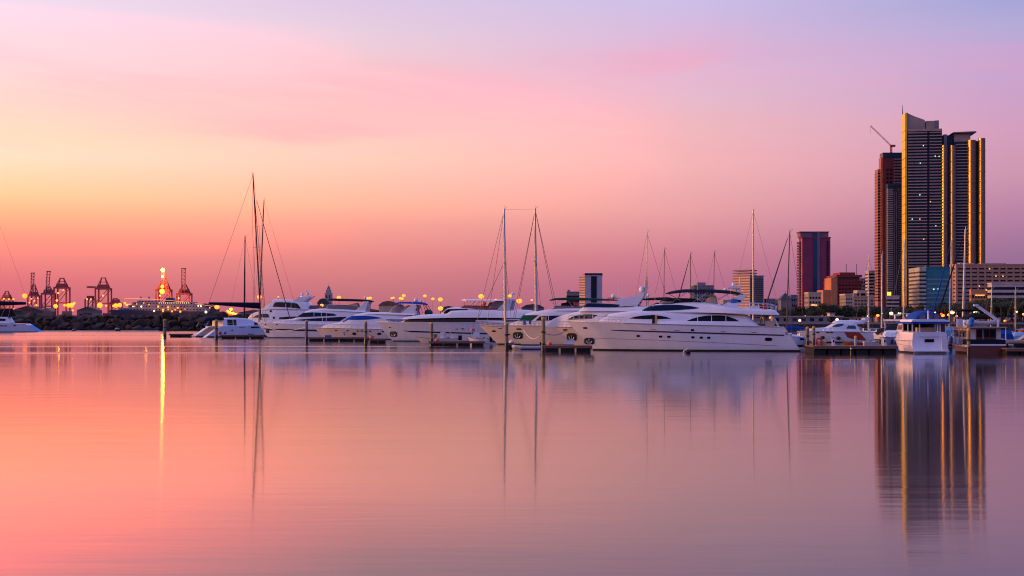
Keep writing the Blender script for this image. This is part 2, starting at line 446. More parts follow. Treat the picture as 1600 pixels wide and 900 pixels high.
# ------------------------------------------------------------------ boats
class Hull:
    def __init__(s, deck, xb0, xs0, xs1, B, depth=.8, pd=2.3, pw=1.7, um=.42, bwf=.88, stern=.93):
        s.dx = [d[0] for d in deck]; s.dz = [d[1] for d in deck]
        s.xb1 = max(s.dx); s.zb = s.deck(s.xb1)
        s.xb0 = xb0; s.xs0 = xs0; s.xs1 = xs1; s.zs1 = s.deck(xs1)
        s.B = B; s.depth = depth; s.pd = pd; s.pw = pw; s.um = um; s.bwf = bwf; s.stern = stern
    def deck(s, x): return float(pchip(s.dx, s.dz, x)[0])
    def xb(s, z): return s.xb0 + (s.xb1 - s.xb0) * z / s.zb
    def xs(s, z): return s.xs0 + (s.xs1 - s.xs0) * z / s.zs1
    def w(s, u, q):
        u = min(1, max(0, u)); q = min(1, max(0, q)); k = max(0, (u - s.um) / (1 - s.um))
        fd = 1 - k ** s.pd; fw = (1 - k ** s.pw) * s.bwf
        q = q ** .8
        return s.B * (fw * (1 - q) + fd * q) * (s.stern + (1 - s.stern) * min(1, u / s.um))
    def side(s, x, z):
        u = (x - s.xs(z)) / (s.xb(z) - s.xs(z))
        return s.w(u, z / max(.1, s.deck(x)))
    def deckw(s, x): return s.side(x, s.deck(x))
    def mesh(s, nu=44, nv=12):
        port = []
        for j in range(nv + 1):
            v = j / nv; row = []
            for i in range(nu + 1):
                u = 1 - (1 - i / nu) ** 1.35
                zs = s.deck(s.xs1 + u * (s.xb1 - s.xs1))
                z = -s.depth + v * (zs + s.depth)
                x = s.xs(z) + u * (s.xb(z) - s.xs(z))
                wq = s.w(u, z / zs)
                if z < 0: wq *= 1 + z / s.depth * .3
                row.append((x, wq, z))
            port.append(row)
        mb = MB(); mb.grid(port); mb.grid([[(x, -y, z) for x, y, z in r] for r in port])
        tr = [[(p[0], p[1] * k, p[2]) for k in (1, .5, 0, -.5, -1)] for p in [r[0] for r in port]]
        mb.grid(tr)
        top = port[-1]
        mb.grid([[(p[0], p[1] * k, p[2] + .06 * (1 - k * k)) for k in (1, .5, 0, -.5, -1)] for p in top])
        mb.grid([[(p[0], p[1] * k, p[2]) for k in (1, -1)] for p in port[0]])
        return mb
def dense(pts, n=5):
    out = []
    for a, b in zip(pts[:-1], pts[1:]):
        for i in range(n):
            t = i / n; out.append(tuple(p + (q - p) * t for p, q in zip(a, b)))
    out.append(tuple(pts[-1])); return out
class House:
    def __init__(s, keys, n=5.0):
        s.k = sorted(keys); s.n = n; s.x = [k[0] for k in s.k]
    def at(s, x):
        return [float(pchip(s.x, [k[i] for k in s.k], x)[0]) for i in range(1, 5)]
    def y(s, x, z):
        zb, zt, wb, wt = s.at(x)
        t = min(.985, max(0, (z - zb) / max(.01, zt - zb)))
        return (1 - t ** s.n) ** (1 / s.n) * (wb + (wt - wb) * t)
    def section(s, x, m=26):
        zb, zt, wb, wt = s.at(x); r = []
        for i in range(m + 1):
            th = math.pi * i / m
            c = math.cos(th); t = abs(math.sin(th)) ** (2 / s.n) if 0 < i < m else 0
            cc = math.copysign(abs(c) ** (2 / s.n), c) if abs(c) > 1e-6 else 0
            r.append((x, cc * (wb + (wt - wb) * t), zb + (zt - zb) * t))
        return r
    def mesh(s):
        xs = sorted(set([round(v, 4) for v in list(np.linspace(s.x[0], s.x[-1], 44)) + s.x]))
        rows = [s.section(x) for x in xs]
        mb = MB(); mb.grid(rows)
        n = len(rows[0])
        for r in (rows[0], rows[-1]): mb.add(r, [tuple(range(n))])
        mb.grid([[r[0], r[-1]] for r in rows])
        return mb

class Boat:
    def __init__(s, name, label, cat, x0, yw, hb, dirn=-1, psi=10, group=None, d=None):
        s.d = d or depth(yw); s.s = F / s.d; s.x0 = x0; s.yw = HOR + CAMH * F / s.d; s.dir = dirn; s.hb = hb; s.c = math.cos(R(psi))
        rz = math.pi - R(psi) if dirn < 0 else R(psi)
        s.cs = 1 if dirn < 0 else -1       # local side that faces the camera
        s.root = thing(name, label, cat, ((x0 - 800) / s.s, s.d + hb * s.c, 0), rz, group)
        s.H = None
    def X(s, px): return s.dir * (px - s.x0) / (s.s * s.c)
    def Z(s, py): return (s.yw - py) / s.s
    def hull(s, deck, bow_wl, stern_deck, m=GEL, boot=ANTIF, stern_wl=None, **kw):
        s.H = Hull([(s.X(a), s.Z(b)) for a, b in deck], s.X(bow_wl), s.X(stern_wl if stern_wl else s.x0), s.X(stern_deck), s.hb, **kw)
        o = s.H.mesh().build('hull', m, s.root, True)
        if boot:
            L0 = s.H.xs(0) + .05; L1 = s.H.xb(.1)
            s.strip('boot_stripe', [(L0 + (L1 - L0) * i / 12, -.05, .16 + .03) for i in range(13)], boot, local=True)
        # rub rail along the sheer
        xs = np.linspace(s.H.xs1, s.H.xb1 - .02, 30)
        mb = MB()
        for sd in (1, -1): mb.path([(x, sd * (s.H.deckw(x) + .015), s.H.deck(x) - .03) for x in xs], .05, 5)
        mb.build('rub_rail', STEEL if m is not GEL2 else TEAK, s.root)
        return o
    def loc(s, pts): return [(s.X(a), s.Z(b), s.Z(c)) for a, b, c in pts]
    def strip(s, name, pts, m, local=False, off=.035, sides=None, n=6, parent=None):
        pts = dense(pts if local else s.loc(pts), n)
        mb = MB()
        for sd in (sides or (1, -1)):
            o = MB().grid([[(x, sd * (s.H.side(x, z) + off), z) for z in (lo, (lo + hi) / 2, hi)] for x, lo, hi in pts]).build(name, m, parent or s.root, True)
        return o
    def spot(s, name, px, py, w, h, m=GLASS, parent=None, off=.04):
        return s.strip(name, [(px - w / 2, py + h * .3, py - h * .3), (px - w * .3, py + h / 2, py - h / 2), (px + w * .3, py + h / 2, py - h / 2), (px + w / 2, py + h * .3, py - h * .3)], m, sides=(s.cs,), off=off, n=2, parent=parent)
    def house(s, name, keys, m=GEL, n=5.0, inset=.18, parent=None):
        kk = []
        for k in keys:
            px, yb, yt = k[:3]; wb = k[3] * s.hb; wt = (k[4] if len(k) > 4 else k[3] * .86) * s.hb
            x = s.X(px)
            if s.H:
                lim = max(.12, s.H.side(min(x, s.H.xb1 - .05), s.H.deck(x)) - inset) if x > s.H.xs1 else 99
                wb = min(wb, lim); wt = min(wt, lim * .95)
            kk.append((x, s.Z(yb), max(s.Z(yt), s.Z(yb) + .03), wb, wt))
        h = House(kk, n); h.o = h.mesh().build(name, m, parent or s.root, True)
        return h
    def win(s, h, name, pts, m=GLASS, off=.035, mull=(), mm=GEL, parent=None):
        pts = dense(s.loc(pts), 6)
        for sd in (1, -1):
            mb = MB().grid([[(x, sd * (h.y(x, z) + off), z) for z in (lo, lo * .75 + hi * .25, (lo + hi) / 2, lo * .25 + hi * .75, hi)] for x, lo, hi in pts])
            o = mb.build(name, m, parent or s.root, True)
            for p in mull:
                x = s.X(p); a = sorted(pts)
                lo = np.interp(x, [t[0] for t in a], [t[1] for t in a]); hi = np.interp(x, [t[0] for t in a], [t[2] for t in a])
                MB().path([(x, sd * (h.y(x, z) + off + .01), z) for z in np.linspace(lo, hi, 5)], .045, 5).build('mullion', mm, o)
        return o
    def wshield(s, h, name, px0, px1, m=GLASS, frac=.8):
        xs = np.linspace(s.X(px0), s.X(px1), 8); mb = MB(); rows = []
        for x in xs:
            sec = h.section(x); k = len(sec); a = int(k * (1 - frac) / 2) + 2
            rows.append([(p[0] + .02, p[1], p[2] + .035) for p in sec[a:k - a]])
        return mb.grid(rows).build(name, m, s.root, True)
    def arch(s, name, poly, frac, m=GEL, th=.22, bar=None):
        mb = MB(); pl = [(s.X(a), s.Z(b)) for a, b in poly]
        for sd in (1, -1): mb.prism(pl, sd * s.hb * frac - th / 2, sd * s.hb * frac + th / 2)
        if bar:
            x0, x1 = sorted((s.X(bar[0]), s.X(bar[1]))); z0, z1 = sorted((s.Z(bar[2]), s.Z(bar[3])))
            mb.box(x0, x1, -s.hb * frac - th / 2 + .02, s.hb * frac + th / 2 - .02, z0, z1)
        return mb.build(name, m, s.root)
    def rail(s, px0, px1, h=.75, n=10, lean=0, mid=True):
        mb = MB(); xs = np.linspace(s.X(px0), s.X(px1), n)
        for sd in (1, -1):
            top = [(x + lean, sd * (max(.05, s.H.deckw(x) - .12)), s.H.deck(x) + h) for x in xs]
            ft = [(x, sd * (max(.05, s.H.deckw(x) - .12)), s.H.deck(x)) for x in xs]
            mb.path(top, .025, 5)
            if mid: mb.path([tuple((a + b) / 2 for a, b in zip(p, q)) for p, q in zip(top, ft)], .014, 4)
            for p, q in zip(ft, top): mb.tube(p, q, .02, n=5)
        return mb.build('railing', STEEL, s.root)
    def pt(s, px, py, frac): return (s.X(px), frac * s.hb, s.Z(py))
    def rods(s, name, segs, r=.03, m=STEEL):
        for a, b, f in segs:
            for sd in (1, -1): MB().tube(s.pt(*a, f * sd), s.pt(*b, f * sd), r, n=5).build(name, m, s.root)
    def dome(s, px, py, rpx, frac=0, name='radar_dome', ped=None):
        c = s.pt(px, py, frac); r = rpx / s.s
        mb = MB().lathe((c[0], c[1], c[2]), [(r * .55, -r), (r * .9, -r * .7), (r, -.1 * r), (r * .94, .35 * r), (r * .7, .75 * r), (r * .3, .97 * r), (.01, r)], 14)
        o = mb.build(name, RADOME, s.root, True)
        if ped is not None: MB().tube((c[0], c[1], s.Z(ped)), (c[0], c[1], c[2] - r * .9), r * .35, n=8).build('pedestal', GEL, o)
        return o
    def whip(s, px, y0, y1, frac=.4, r=.022, lean=0):
        return MB().tube(s.pt(px, y0, frac * s.cs), s.pt(px + lean, y1, frac * s.cs), r, r * .5, 5).build('antenna', RADOME, s.root)
    def anchor(s, px, py, w, h):
        o = s.spot('anchor_pocket', px, py, w, h, RUBBER)
        x = s.X(px); z = s.Z(py); y = s.H.side(x, z) + .1; k = s.cs; r = .035 * w / 8
        hw = w / s.s * .28; hh = h / s.s * .36
        MB().path([(x - hw, k * y, z + hh * .2), (x - hw * .6, k * y, z - hh * .8), (x, k * y, z - hh), (x + hw * .6, k * y, z - hh * .8), (x + hw, k * y, z + hh * .2)], r, 6).tube((x, k * y, z - hh), (x, k * y, z + hh), r, n=6).build('anchor', STEEL, o, True)
        return o

# --- the large yacht in front
A = Boat('motor_yacht', 'largest white motor yacht with navy bimini and arched dark windows, nearest on the quay', 'yacht', 1259, 549.3, 3.3)
A.hull([(889, 501.3), (930, 502.6), (985, 504.2), (1040, 506), (1120, 508), (1193, 509.8), (1234, 511.6)], 934, 1234, GEL, pd=2.5, pw=1.9)
A.strip('sheer_stripe', [(964, 517, 516), (985, 518, 516.2), (1100, 521.3, 519.2), (1233, 525, 523)], NAVYP)
A.strip('knuckle_line', [(931, 529.6, 529), (1040, 532.4, 531.8), (1130, 536, 535.4), (1222, 541, 540.2)], mat('moulding_shadow_grey', (.30, .28, .32), .5))
for q in (1007.6, 1043, 1056, 1093.5, 1106.5, 1118): A.spot('porthole', q, 525.6 + (q - 1007) * .022, 5.0, 3.4)
A.spot('stern_window', 1209.5, 530.3, 11, 5.2)
A.spot('porthole', 1093, 516, 5, 3.4)
for q in (1068.5, 1140.5, 1187.5): A.spot('scupper', q, 516.5 + (q - 1068) * .026, 8, 1.0, mat('scupper_bronze', (.25, .16, .12), .4))
A.spot('scupper', 1031.5, 515.2, 8, 1.0, ORANGE)
A.anchor(927, 534.5, 17, 11)
A.spot('hawse_hole', 921, 513, 7, 2.6)
A.house('bulwark', [(984, 504.6, 501.8, .97, .96), (1100, 508, 501.6, .985, .97), (1175, 509.8, 502, .985, .97), (1188, 510, 503.5, .985, .97), (1195, 510.5, 509.4, .985, .97)], n=14, inset=.04)
A.strip('bulwark_line', [(986, 505.8, 505), (1100, 509, 508.2), (1193, 511.2, 510.4)], mat('moulding_shadow_grey', (.3, .28, .32)), off=.05)
h = A.house('main_cabin', [(943, 502.5, 501.6, .35), (952, 502.6, 496, .5), (962, 503, 490, .6), (985, 504, 486.8, .78), (1012, 505, 484.6, .86), (1040, 506, 484.4, .88), (1080, 507, 486.5, .88), (1160, 509, 490.6, .88), (1178, 509.5, 492.2, .88), (1186, 509.8, 500, .88), (1192, 510, 508, .88)], n=7)
A.win(h, 'forward_window', [(994, 497.4, 497), (1003, 498, 494.6), (1015, 498.4, 492.8), (1029, 498.5, 492), (1042, 498.4, 493), (1052, 498, 495), (1059, 497.8, 497.4)])
A.win(h, 'saloon_window', [(1084, 501.8, 501.4), (1092, 502.2, 498), (1100.6, 502.6, 495.3), (1112, 503, 493.4), (1124, 503.2, 492.6), (1136, 503.4, 492.8), (1147, 503.5, 494), (1158, 503.6, 498), (1167, 503.7, 503.2)], mull=(1101, 1122.4, 1144.5))
A.win(h, 'side_door', [(1030, 505.6, 491.6), (1034, 505.6, 491.6)], BLACK, off=.06)
A.win(h, 'gold_lit_jamb', [(1034.4, 505.6, 491.6), (1037.6, 505.6, 491.8)], YELLOWP, off=.10)  # ochre strip stands in for golden light on the jamb
h2 = A.house('upper_deck', [(1004, 488, 487.2, .5), (1012, 488, 484.2, .6), (1020, 488, 480, .66), (1030, 488, 475.6, .7), (1050, 488, 473, .74, .58), (1094, 488, 470.8, .8, .62), (1120, 488.4, 472.6, .88, .72), (1140, 489, 476.2, .95, .85), (1160, 489.8, 480.4, .97, .93), (1200, 491.4, 482, .97, .93), (1219, 492, 484, .96, .92), (1226, 492.2, 490.6, .95, .9)], n=6, inset=-.2)
A.win(h2, 'pilothouse_window', [(1013, 485.2, 484.8), (1021, 485.3, 480), (1031, 485.2, 476.4), (1050, 484.9, 475.6), (1071, 484, 475.6), (1090, 482.6, 477.8), (1103, 481.2, 480.6)], BGLASS)
A.wshield(h2, 'windscreen', 1013, 1029, BGLASS)
A.strip
A.house('bridge_cover', [(1041, 472, 469, .3), (1050, 472, 464.4, .46), (1090, 472, 465, .5), (1109, 472, 470, .5)], BLACK, n=3.5, inset=-1)
A.house('bridge_windscreen', [(1040, 473.6, 472.6, .4), (1047, 473.4, 468.6, .56), (1060, 473, 469, .58), (1064, 472.8, 472, .58)], CLEAR, n=4, inset=-1)
A.house('helm_seat', [(1113, 474, 468, .42), (1121, 475, 461.5, .42), (1128, 476, 460.5, .42), (1131, 476, 472, .42)], BEIGE, n=6, inset=-1)
b = A.house('bimini', [(1050, 458, 456.6, .4), (1056, 457.3, 454, .52), (1083, 455, 450.2, .6), (1120, 455.4, 450.6, .6), (1149, 457.6, 452.6, .6), (1171, 459.6, 458.2, .5)], NAVY, n=3, inset=-1)
A.rods('bimini_frame', [((1053, 457), (1080, 472), .45), ((1083, 454), (1060, 472), .5), ((1083, 454), (1112, 474), .5), ((1118, 454), (1092, 472), .5), ((1118, 455), (1148, 476), .5), ((1149, 457), (1120, 474), .5)])
A.arch('radar_arch', [(1137, 478), (1150, 470), (1163, 461), (1166, 459.6), (1177, 460), (1174, 464), (1164.5, 477), (1161, 482)], .62, bar=(1164, 1177, 460, 462.6))
MB().sph((0, 0, 0), .55, 12, 6, 1.2, .12, .55).build('arch_emblem', BLUEP, A.root, True, (A.X(1156), A.cs * (.62 * A.hb + .12), A.Z(469.6)))
MB().box(-.55, .55, -.02, .02, -.16, .16).build('arch_lettering', NAVYP, A.root, False, (A.X(1160.6), A.cs * (.62 * A.hb + .125), A.Z(470)))
A.dome(1143, 451, 2.6, .25); A.dome(1156, 442.5, 3.0, 0, ped=448)
MB().box(-.7, .7, -1.3, 1.3, -.1, .1).build('antenna_platform', GEL, A.root, False, (A.X(1156), 0, A.Z(448.5)))
MB().box(-.12, .12, -1.0, 1.0, -.1, .1).build('radar_scanner', RADOME, A.root, False, (A.X(1151), 0, A.Z(446)))
MB().tube((0, 0, 0), (0, 0, (461 - 448) / A.s), .22, .16, 8).build('mast_post', GEL, A.root, True, (A.X(1160), 0, A.Z(461)))
MB().tube((0, 0, 0), (0, 0, (459 - 432) / A.s), .16, .06, 8).build('signal_mast', GEL, A.root, True, (A.X(1165.5), 0, A.Z(459)))
A.whip(1100.5, 470, 432, .5); A.whip(1152, 484, 450, .8); A.whip(1033, 472, 430, .3)
mb = MB()
xs = np.linspace(A.X(1168), A.X(1222), 9)
for sd in (1, -1):
    fz = lambda x: float(h2.at(x)[1]) - .15
    mb.path([(x, sd * A.hb * .86, fz(x) + .85) for x in xs], .03, 5); mb.path([(x, sd * A.hb * .86, fz(x) + .45) for x in xs], .02, 5)
    for x in xs: mb.tube((x, sd * A.hb * .86, fz(x) - .2), (x, sd * A.hb * .86, fz(x) + .85), .025, n=5)
mb.build('upper_railing', STEEL, A.root)
MB().box(-.35, .35, -.5, .5, 0, .62).build('life_raft', REDM, A.root, False, (A.X(1204), A.cs * 1.9, A.Z(483)))
MB().box(-.7, .7, -.6, .6, 0, .45).build('deck_locker', GEL, A.root, False, (A.X(1188), A.cs * 1.5, A.Z(482.6)))
MB().box(-.28, .28, -.4, .4, 0, .9).build('deck_box', mat('cream_plastic', (.75, .62, .36), .5), A.root, False, (A.X(957), A.cs * 1.0, A.Z(502.5)))
MB().box(-.6, .6, -2.4, 2.4, 0, .8).build('cockpit_sofa', BEIGE, A.root, False, (A.X(1212), 0, A.Z(511)))
MB().box(-1.4, .3, -2.7, 2.7, .25, .38).build('swim_platform', TEAK, A.root, False, (A.X(1262), 0, 0))
A.rods('overhang_post', [((1216, 492), (1226, 511), .85)], .05)
A.rail(893, 985, .75, 12)
A.spot('mooring_cleat', 1237, 521, 4, 4, STEEL)

# --- second: white yacht behind, blue bridge windscreen
B = Boat('motor_yacht', 'white motor yacht with long blue bridge windscreen, bow just left of the largest yacht', 'yacht', 1165, 545, 3.0)
B.hull([(870, 511), (910, 511.6), (960, 512.6), (1050, 514), (1140, 515)], 906, 1146, GEL2, pd=2.4, pw=1.8)
B.anchor(897.5, 527.5, 17, 12.5)
B.spot('hawse_hole', 887, 516, 7, 2.4)
B.rail(874, 930, .8, 9)
h = B.house('main_cabin', [(855, 511, 510, .2), (862, 511, 502, .4), (875, 512, 495, .55), (895, 512, 489, .68), (925, 512, 484.3, .8), (960, 512.5, 484, .84), (1050, 514, 485, .86), (1110, 514.5, 487, .86), (1120, 514.6, 512, .86)], n=6)
B.win(h, 'saloon_window', [(891, 499.4, 499), (900, 499.2, 494.4), (908, 499, 492), (920, 498.6, 490.9), (931, 497.6, 491), (940, 493, 492.2)], GLASS, mull=(933,))
B.win(h, 'saloon_window', [(960, 499.4, 499), (975, 499.2, 491.6), (1050, 499.4, 491.6), (1080, 499.5, 497)], GLASS, mull=(990, 1020))
h2 = B.house('flybridge', [(911, 486, 484, .5), (918, 486, 478.6, .6), (924, 486, 477.8, .66), (960, 486, 478.4, .74), (985, 486.4, 477.6, .8), (1000, 487, 477, .84), (1040, 487, 480, .9), (1080, 488, 484, .9)], n=6, inset=-.3)
B.house('bridge_windscreen', [(917.5, 478.9, 477.8, .56), (924.5, 478.6, 472.2, .60), (958, 479, 473.4, .66), (985, 478.6, 475.8, .72), (998, 478, 477.4, .74)], BGLASS, n=8, inset=-1)
B.arch('radar_arch', [(974, 478.4), (982, 470), (991, 463.2), (1010, 462), (1013.5, 463), (1008, 470), (1003, 479)], .66, bar=(990, 1012, 461.6, 464))
B.house('wing_window', [(994, 476.5, 475.6, .7), (999, 476.5, 469.5, .7), (1005, 476.5, 469, .7), (1006, 476.5, 475, .7)], GLASS, n=8, inset=-1)
MB().box(-.5, .5, -.6, .6, 0, (462 - 455.5) / B.s).build('mast_pedestal', GEL2, B.root, False, (B.X(1007.5), 0, B.Z(462)))
B.dome(1009.3, 450.6, 4.8, 0, 'satellite_dome', ped=455.6)
B.dome(1020, 460, 2.4, .5)
MB().tube((0, 0, 0), (0, 0, 2.4), .07, n=6).box(-.5, .5, -.05, .05, 1.2, 1.3).build('instrument_mast', STEEL, B.root, False, (B.X(1014.5), .3, B.Z(462)))
B.house('bridge_cover', [(1012, 468.2, 466, .5), (1020, 468, 464.6, .55), (1050, 468, 463.4, .55), (1062, 468, 466, .5)], BLACK, n=3, inset=-1)
B.rods('cover_post', [((1020, 468), (1018, 478), .5), ((1055, 468), (1058, 481), .5)])
for q in (940, 960, 980): B.spot('porthole', q, 524, 4.4, 3)
B.house('bridge_seat', [(1024, 480, 477, .4), (1034, 480, 472, .4), (1040, 481, 473, .4)], MAROON, n=4, inset=-1)

# --- third: green windshield cover and green bimini
Cb = Boat('motor_yacht', 'white yacht with green windshield cover and long dark green bimini', 'yacht', 1060, 541, 2.9)
Cb.hull([(786.7, 508.7), (830, 509), (871, 509.2), (950, 510), (1045, 511)], 817, 1045, GEL2, pd=2.4, pw=1.8)
Cb.anchor(810, 525, 17, 11)
Cb.spot('hawse_hole', 812.5, 514.6, 9, 2.2)
Cb.rail(790, 845, .7, 9)
h = Cb.house('main_cabin', [(797, 509, 508.4, .35), (805, 509, 503.4, .55), (812, 509, 500.2, .68), (821, 509, 491, .72), (832, 509, 488, .75), (846.7, 509, 485.2, .78), (865, 509, 482.6, .8), (900, 509.5, 482, .82), (1000, 510, 484, .84), (1010, 510, 505, .84)], n=7)
Cb.win(h, 'windshield_cover', [(811.5, 501, 500.4), (817, 501.2, 496), (823, 501.2, 492.2), (834, 501.2, 492), (845, 492.6, 492)], GREENC)
Cb.wshield(h, 'front_cover', 812, 822, GREENC)
Cb.win(h, 'side_window', [(840.7, 501, 500.4), (848, 501, 494), (856, 501, 493.2), (866, 500.5, 493), (930, 500, 492), (960, 500, 496)], BGLASS, mull=(851, 858, 862))
Cb.house('bridge_windscreen', [(866, 483.4, 482.4, .5), (871, 483.2, 477, .6), (892, 483, 476.4, .64), (913, 483, 478, .64)], CLEAR, n=6, inset=-1)
Cb.house('flybridge', [(864, 485, 484, .6), (874, 485, 481.4, .7), (920, 485, 480.6, .8), (980, 486, 482, .86)], n=6, inset=-.3)
Cb.house('bimini', [(861.5, 468.8, 467.6, .5), (870, 467.8, 464.8, .6), (890, 468, 463.9, .64), (930, 468.6, 465, .64), (970.5, 469.2, 467.6, .6)], DKGREEN, n=3, inset=-1)
Cb.rods('bimini_frame', [((862.5, 468), (872, 478), .55), ((880, 467), (871, 478), .58), ((890, 467), (902, 482), .58), ((925, 468), (912, 482), .58), ((950, 468), (965, 482), .58)])
Cb.house('bridge_seat', [(880, 482, 473, .3), (890, 482, 471.6, .34), (903, 482, 474, .3)], BLACK, n=4, inset=-1)
MB().box(-.3, .3, -.3, .3, 0, .6).build('red_cooler', REDM, Cb.root, False, (Cb.X(903), Cb.cs * 1.2, Cb.Z(477)))
MB().box(-.2, .2, -.06, .06, 0, .9).build('hanging_towel', BLUEP, Cb.root, False, (Cb.X(824), Cb.cs * 2.2, Cb.Z(508)))
MB().box(-.18, .18, -.06, .06, 0, .6).build('hanging_towel', BLUEP, Cb.root, False, (Cb.X(833), Cb.cs * 2.3, Cb.Z(507)))
Cb.arch('radar_arch', [(960, 483), (968, 470), (980, 466), (986, 466), (976, 483)], .68, bar=(970, 984, 465.6, 468))
Cb.dome(962, 461.5, 3.6, 0, ped=468); MB().box(-.9, .9, -.8, .8, -.06, .06).build('antenna_platform', TEAK, Cb.root, False, (Cb.X(962), 0, Cb.Z(465)))
Cb.whip(971, 466, 438, .2); Cb.whip(977, 466, 440, .4)
MB().tube(Cb.pt(948, 467, .3), Cb.pt(959, 452, .3), .03, n=5).build('outrigger', STEEL, Cb.root)

# --- E: long blue-white yacht with black hull band
E = Boat('motor_yacht', 'long flybridge yacht with brown window band and black hull slot, hardtop over maroon seats', 'yacht', 905, 534.6, 3.2)
E.hull([(578, 503), (640, 503.4), (720, 504), (800, 504.8), (890, 506)], 607, 890, GEL3, pd=2.5, pw=1.9)
E.strip('hull_window_band', [(626, 517.4, 517), (640, 519.6, 517.4), (700, 521, 519), (745, 522.2, 520.3), (840, 523.6, 521.6)], GLASS)
E.anchor(608.5, 523, 13, 9)
E.spot('hawse_hole', 603, 512, 3.4, 1.6)
for q in (716, 726): E.spot('porthole', q, 514, 4, 1.6)
h = E.house('main_cabin', [(622, 503.6, 503, .5), (628, 503.7, 500, .62), (640, 503.8, 498, .7), (700, 504, 495.4, .82), (800, 505, 495, .86), (850, 505.5, 496, .86), (858, 505.6, 503, .86)], n=9)
E.win(h, 'window_band', [(629, 503, 500.6), (640, 503.1, 498.7), (700, 503.4, 496.3), (760, 503.6, 496), (812, 503.6, 496.2), (842, 503.6, 497)], BROWNGLASS, mull=(700, 744, 790), mm=GLASS)
h2 = E.house('upper_deck', [(624.5, 498.8, 497.6, .5), (632, 498.4, 495, .62), (647, 498, 492.9, .7), (673, 497.2, 490.5, .78), (697, 496.6, 489.8, .8), (705, 496.4, 484, .8), (735, 496.2, 482.4, .82), (780, 496.4, 482.8, .84), (822, 497, 484, .9), (860, 498, 491, .9)], n=5, inset=-.3)
h3 = E.house('wheelhouse', [(688, 491, 489.6, .5), (698, 491, 481.4, .6), (708, 491, 479.6, .64), (735, 491, 479.8, .68), (758, 491, 482, .7)], n=6, inset=-1)
E.win(h3, 'wheelhouse_window', [(693, 489.8, 487), (700, 489.9, 482.3), (732, 490.2, 482.3), (734, 490.2, 489)], GLASS)
E.wshield(h3, 'windscreen', 690, 697, GLASS)
MB().grid([[(E.X(p), E.cs * (h3.y(E.X(p), E.Z(y)) + .06), E.Z(y)) for y in (483, 490.2)] for p in (734.5, 740, 750, 755)]).build('louvre_panel', mat('louvre_grey', (.42, .42, .48), .4, var=.5, scale=1.0, stretch=(.1, .1, 14)), E.root)
E.house('bridge_seating', [(718, 482.6, 479.5, .45), (725, 482.6, 476.4, .55), (765, 483, 477.6, .6), (780, 483.4, 480, .6)], MAROON, n=4, inset=-1)
E.house('hardtop', [(719.5, 468.2, 467.2, .4), (726, 468.6, 466.7, .56), (760, 469.4, 467.2, .6), (783, 469.6, 467.4, .6), (800, 469.6, 467.2, .6)], n=3, inset=-1)
E.rods('hardtop_post', [((727, 468), (719, 480), .5), ((738, 468), (730, 478), .52), ((745, 468.4), (738, 479), .52), ((752, 468.6), (748, 478), .52)], .05, GEL3)
E.house('side_curtain', [(765, 481, 479, .56), (772, 481, 471, .57), (780, 481, 469.2, .57), (786, 481, 469.2, .57)], mat('grey_mesh_curtain', (.16, .12, .13), .8), n=8, inset=-1)
E.arch('radar_arch', [(779, 484), (788, 475), (795, 468), (803, 467.4), (802, 474), (798, 490), (784, 490)], .66, LBLUEC if False else GEL3, bar=(793, 803, 467, 469.6))
E.dome(787, 461, 2.4, .1, ped=467); MB().box(-.1, .1, -1.3, 1.3, -.08, .08).build('radar_scanner', RADOME, E.root, False, (E.X(785), 0, E.Z(461.2)))
MB().tube((0, 0, 0), (0, 0, 1.2), .06, n=6).build('dish_post', STEEL, E.root, False, (E.X(801), 0, E.Z(467))); MB().sph((0, 0, 0), .45, 12, 6, 1, 1, .5).build('satellite_dish', RADOME, E.root, True, (E.X(801.5), 0, E.Z(458)))
MB().sph((0, 0, 0), .42, 10, 6).build('fender_ball', ORANGE, E.root, True, (E.X(758.5), E.cs * 1.9, E.Z(474)))
E.house('helm_console', [(763, 478, 475, .3), (766, 478, 471.4, .34), (771, 478, 472, .3)], BLACK, n=4, inset=-1)
E.whip(676, 495, 452, .2); E.whip(640, 494, 462, .2)
E.rail(584, 628, .55, 8)

# --- F: ivory yacht with blue windshield and blue bimini
Fb = Boat('motor_yacht', 'ivory yacht with deep blue windshield and bright blue bimini over a dinghy deck', 'yacht', 690, 531, 2.7)
Fb.hull([(482.7, 512.4), (520, 513), (600, 514.6), (680, 516)], 500, 678, GEL2, pd=2.2, pw=1.6)
for q in (521.6, 541.6, 558.7, 565.6, 579, 600): Fb.spot('porthole', q, 516.6 + (q - 520) * .02, 3.6, 1.8)
for q in (552.5, 594): Fb.spot('fender_basket', q, 521.8, 6, 4, NAVYP)
h = Fb.house('main_cabin', [(494, 512.6, 511.6, .4), (500, 512.8, 508.6, .55), (515, 513, 505.4, .66), (531, 513.3, 502.4, .74), (540, 513.5, 497.4, .76), (549, 513.6, 492.4, .78), (567, 514, 488.8, .8), (600, 514.6, 489.4, .82), (640, 515.2, 491.6, .84), (655, 515.5, 507, .84)], n=6)
Fb.win(h, 'windshield', [(537, 499.4, 498.2), (543, 499.6, 495.2), (550, 499.8, 493.2), (570, 499.6, 493), (585, 498.4, 494.4), (596, 497.2, 496.6)], BLUEC, off=.045)
Fb.wshield(h, 'windshield_front', 533, 548, BLUEC)
Fb.win(h, 'saloon_window', [(604, 499.4, 499), (609, 502.4, 498.8), (620, 503.6, 499), (640, 503.6, 499), (650, 503.6, 501.5)], BLUEC, off=.045)
Fb.house('flybridge', [(562, 490.4, 489, .5), (575, 490.6, 487.6, .66), (625, 491.6, 488.4, .8), (650, 492.4, 489.4, .84)], n=5, inset=-1)
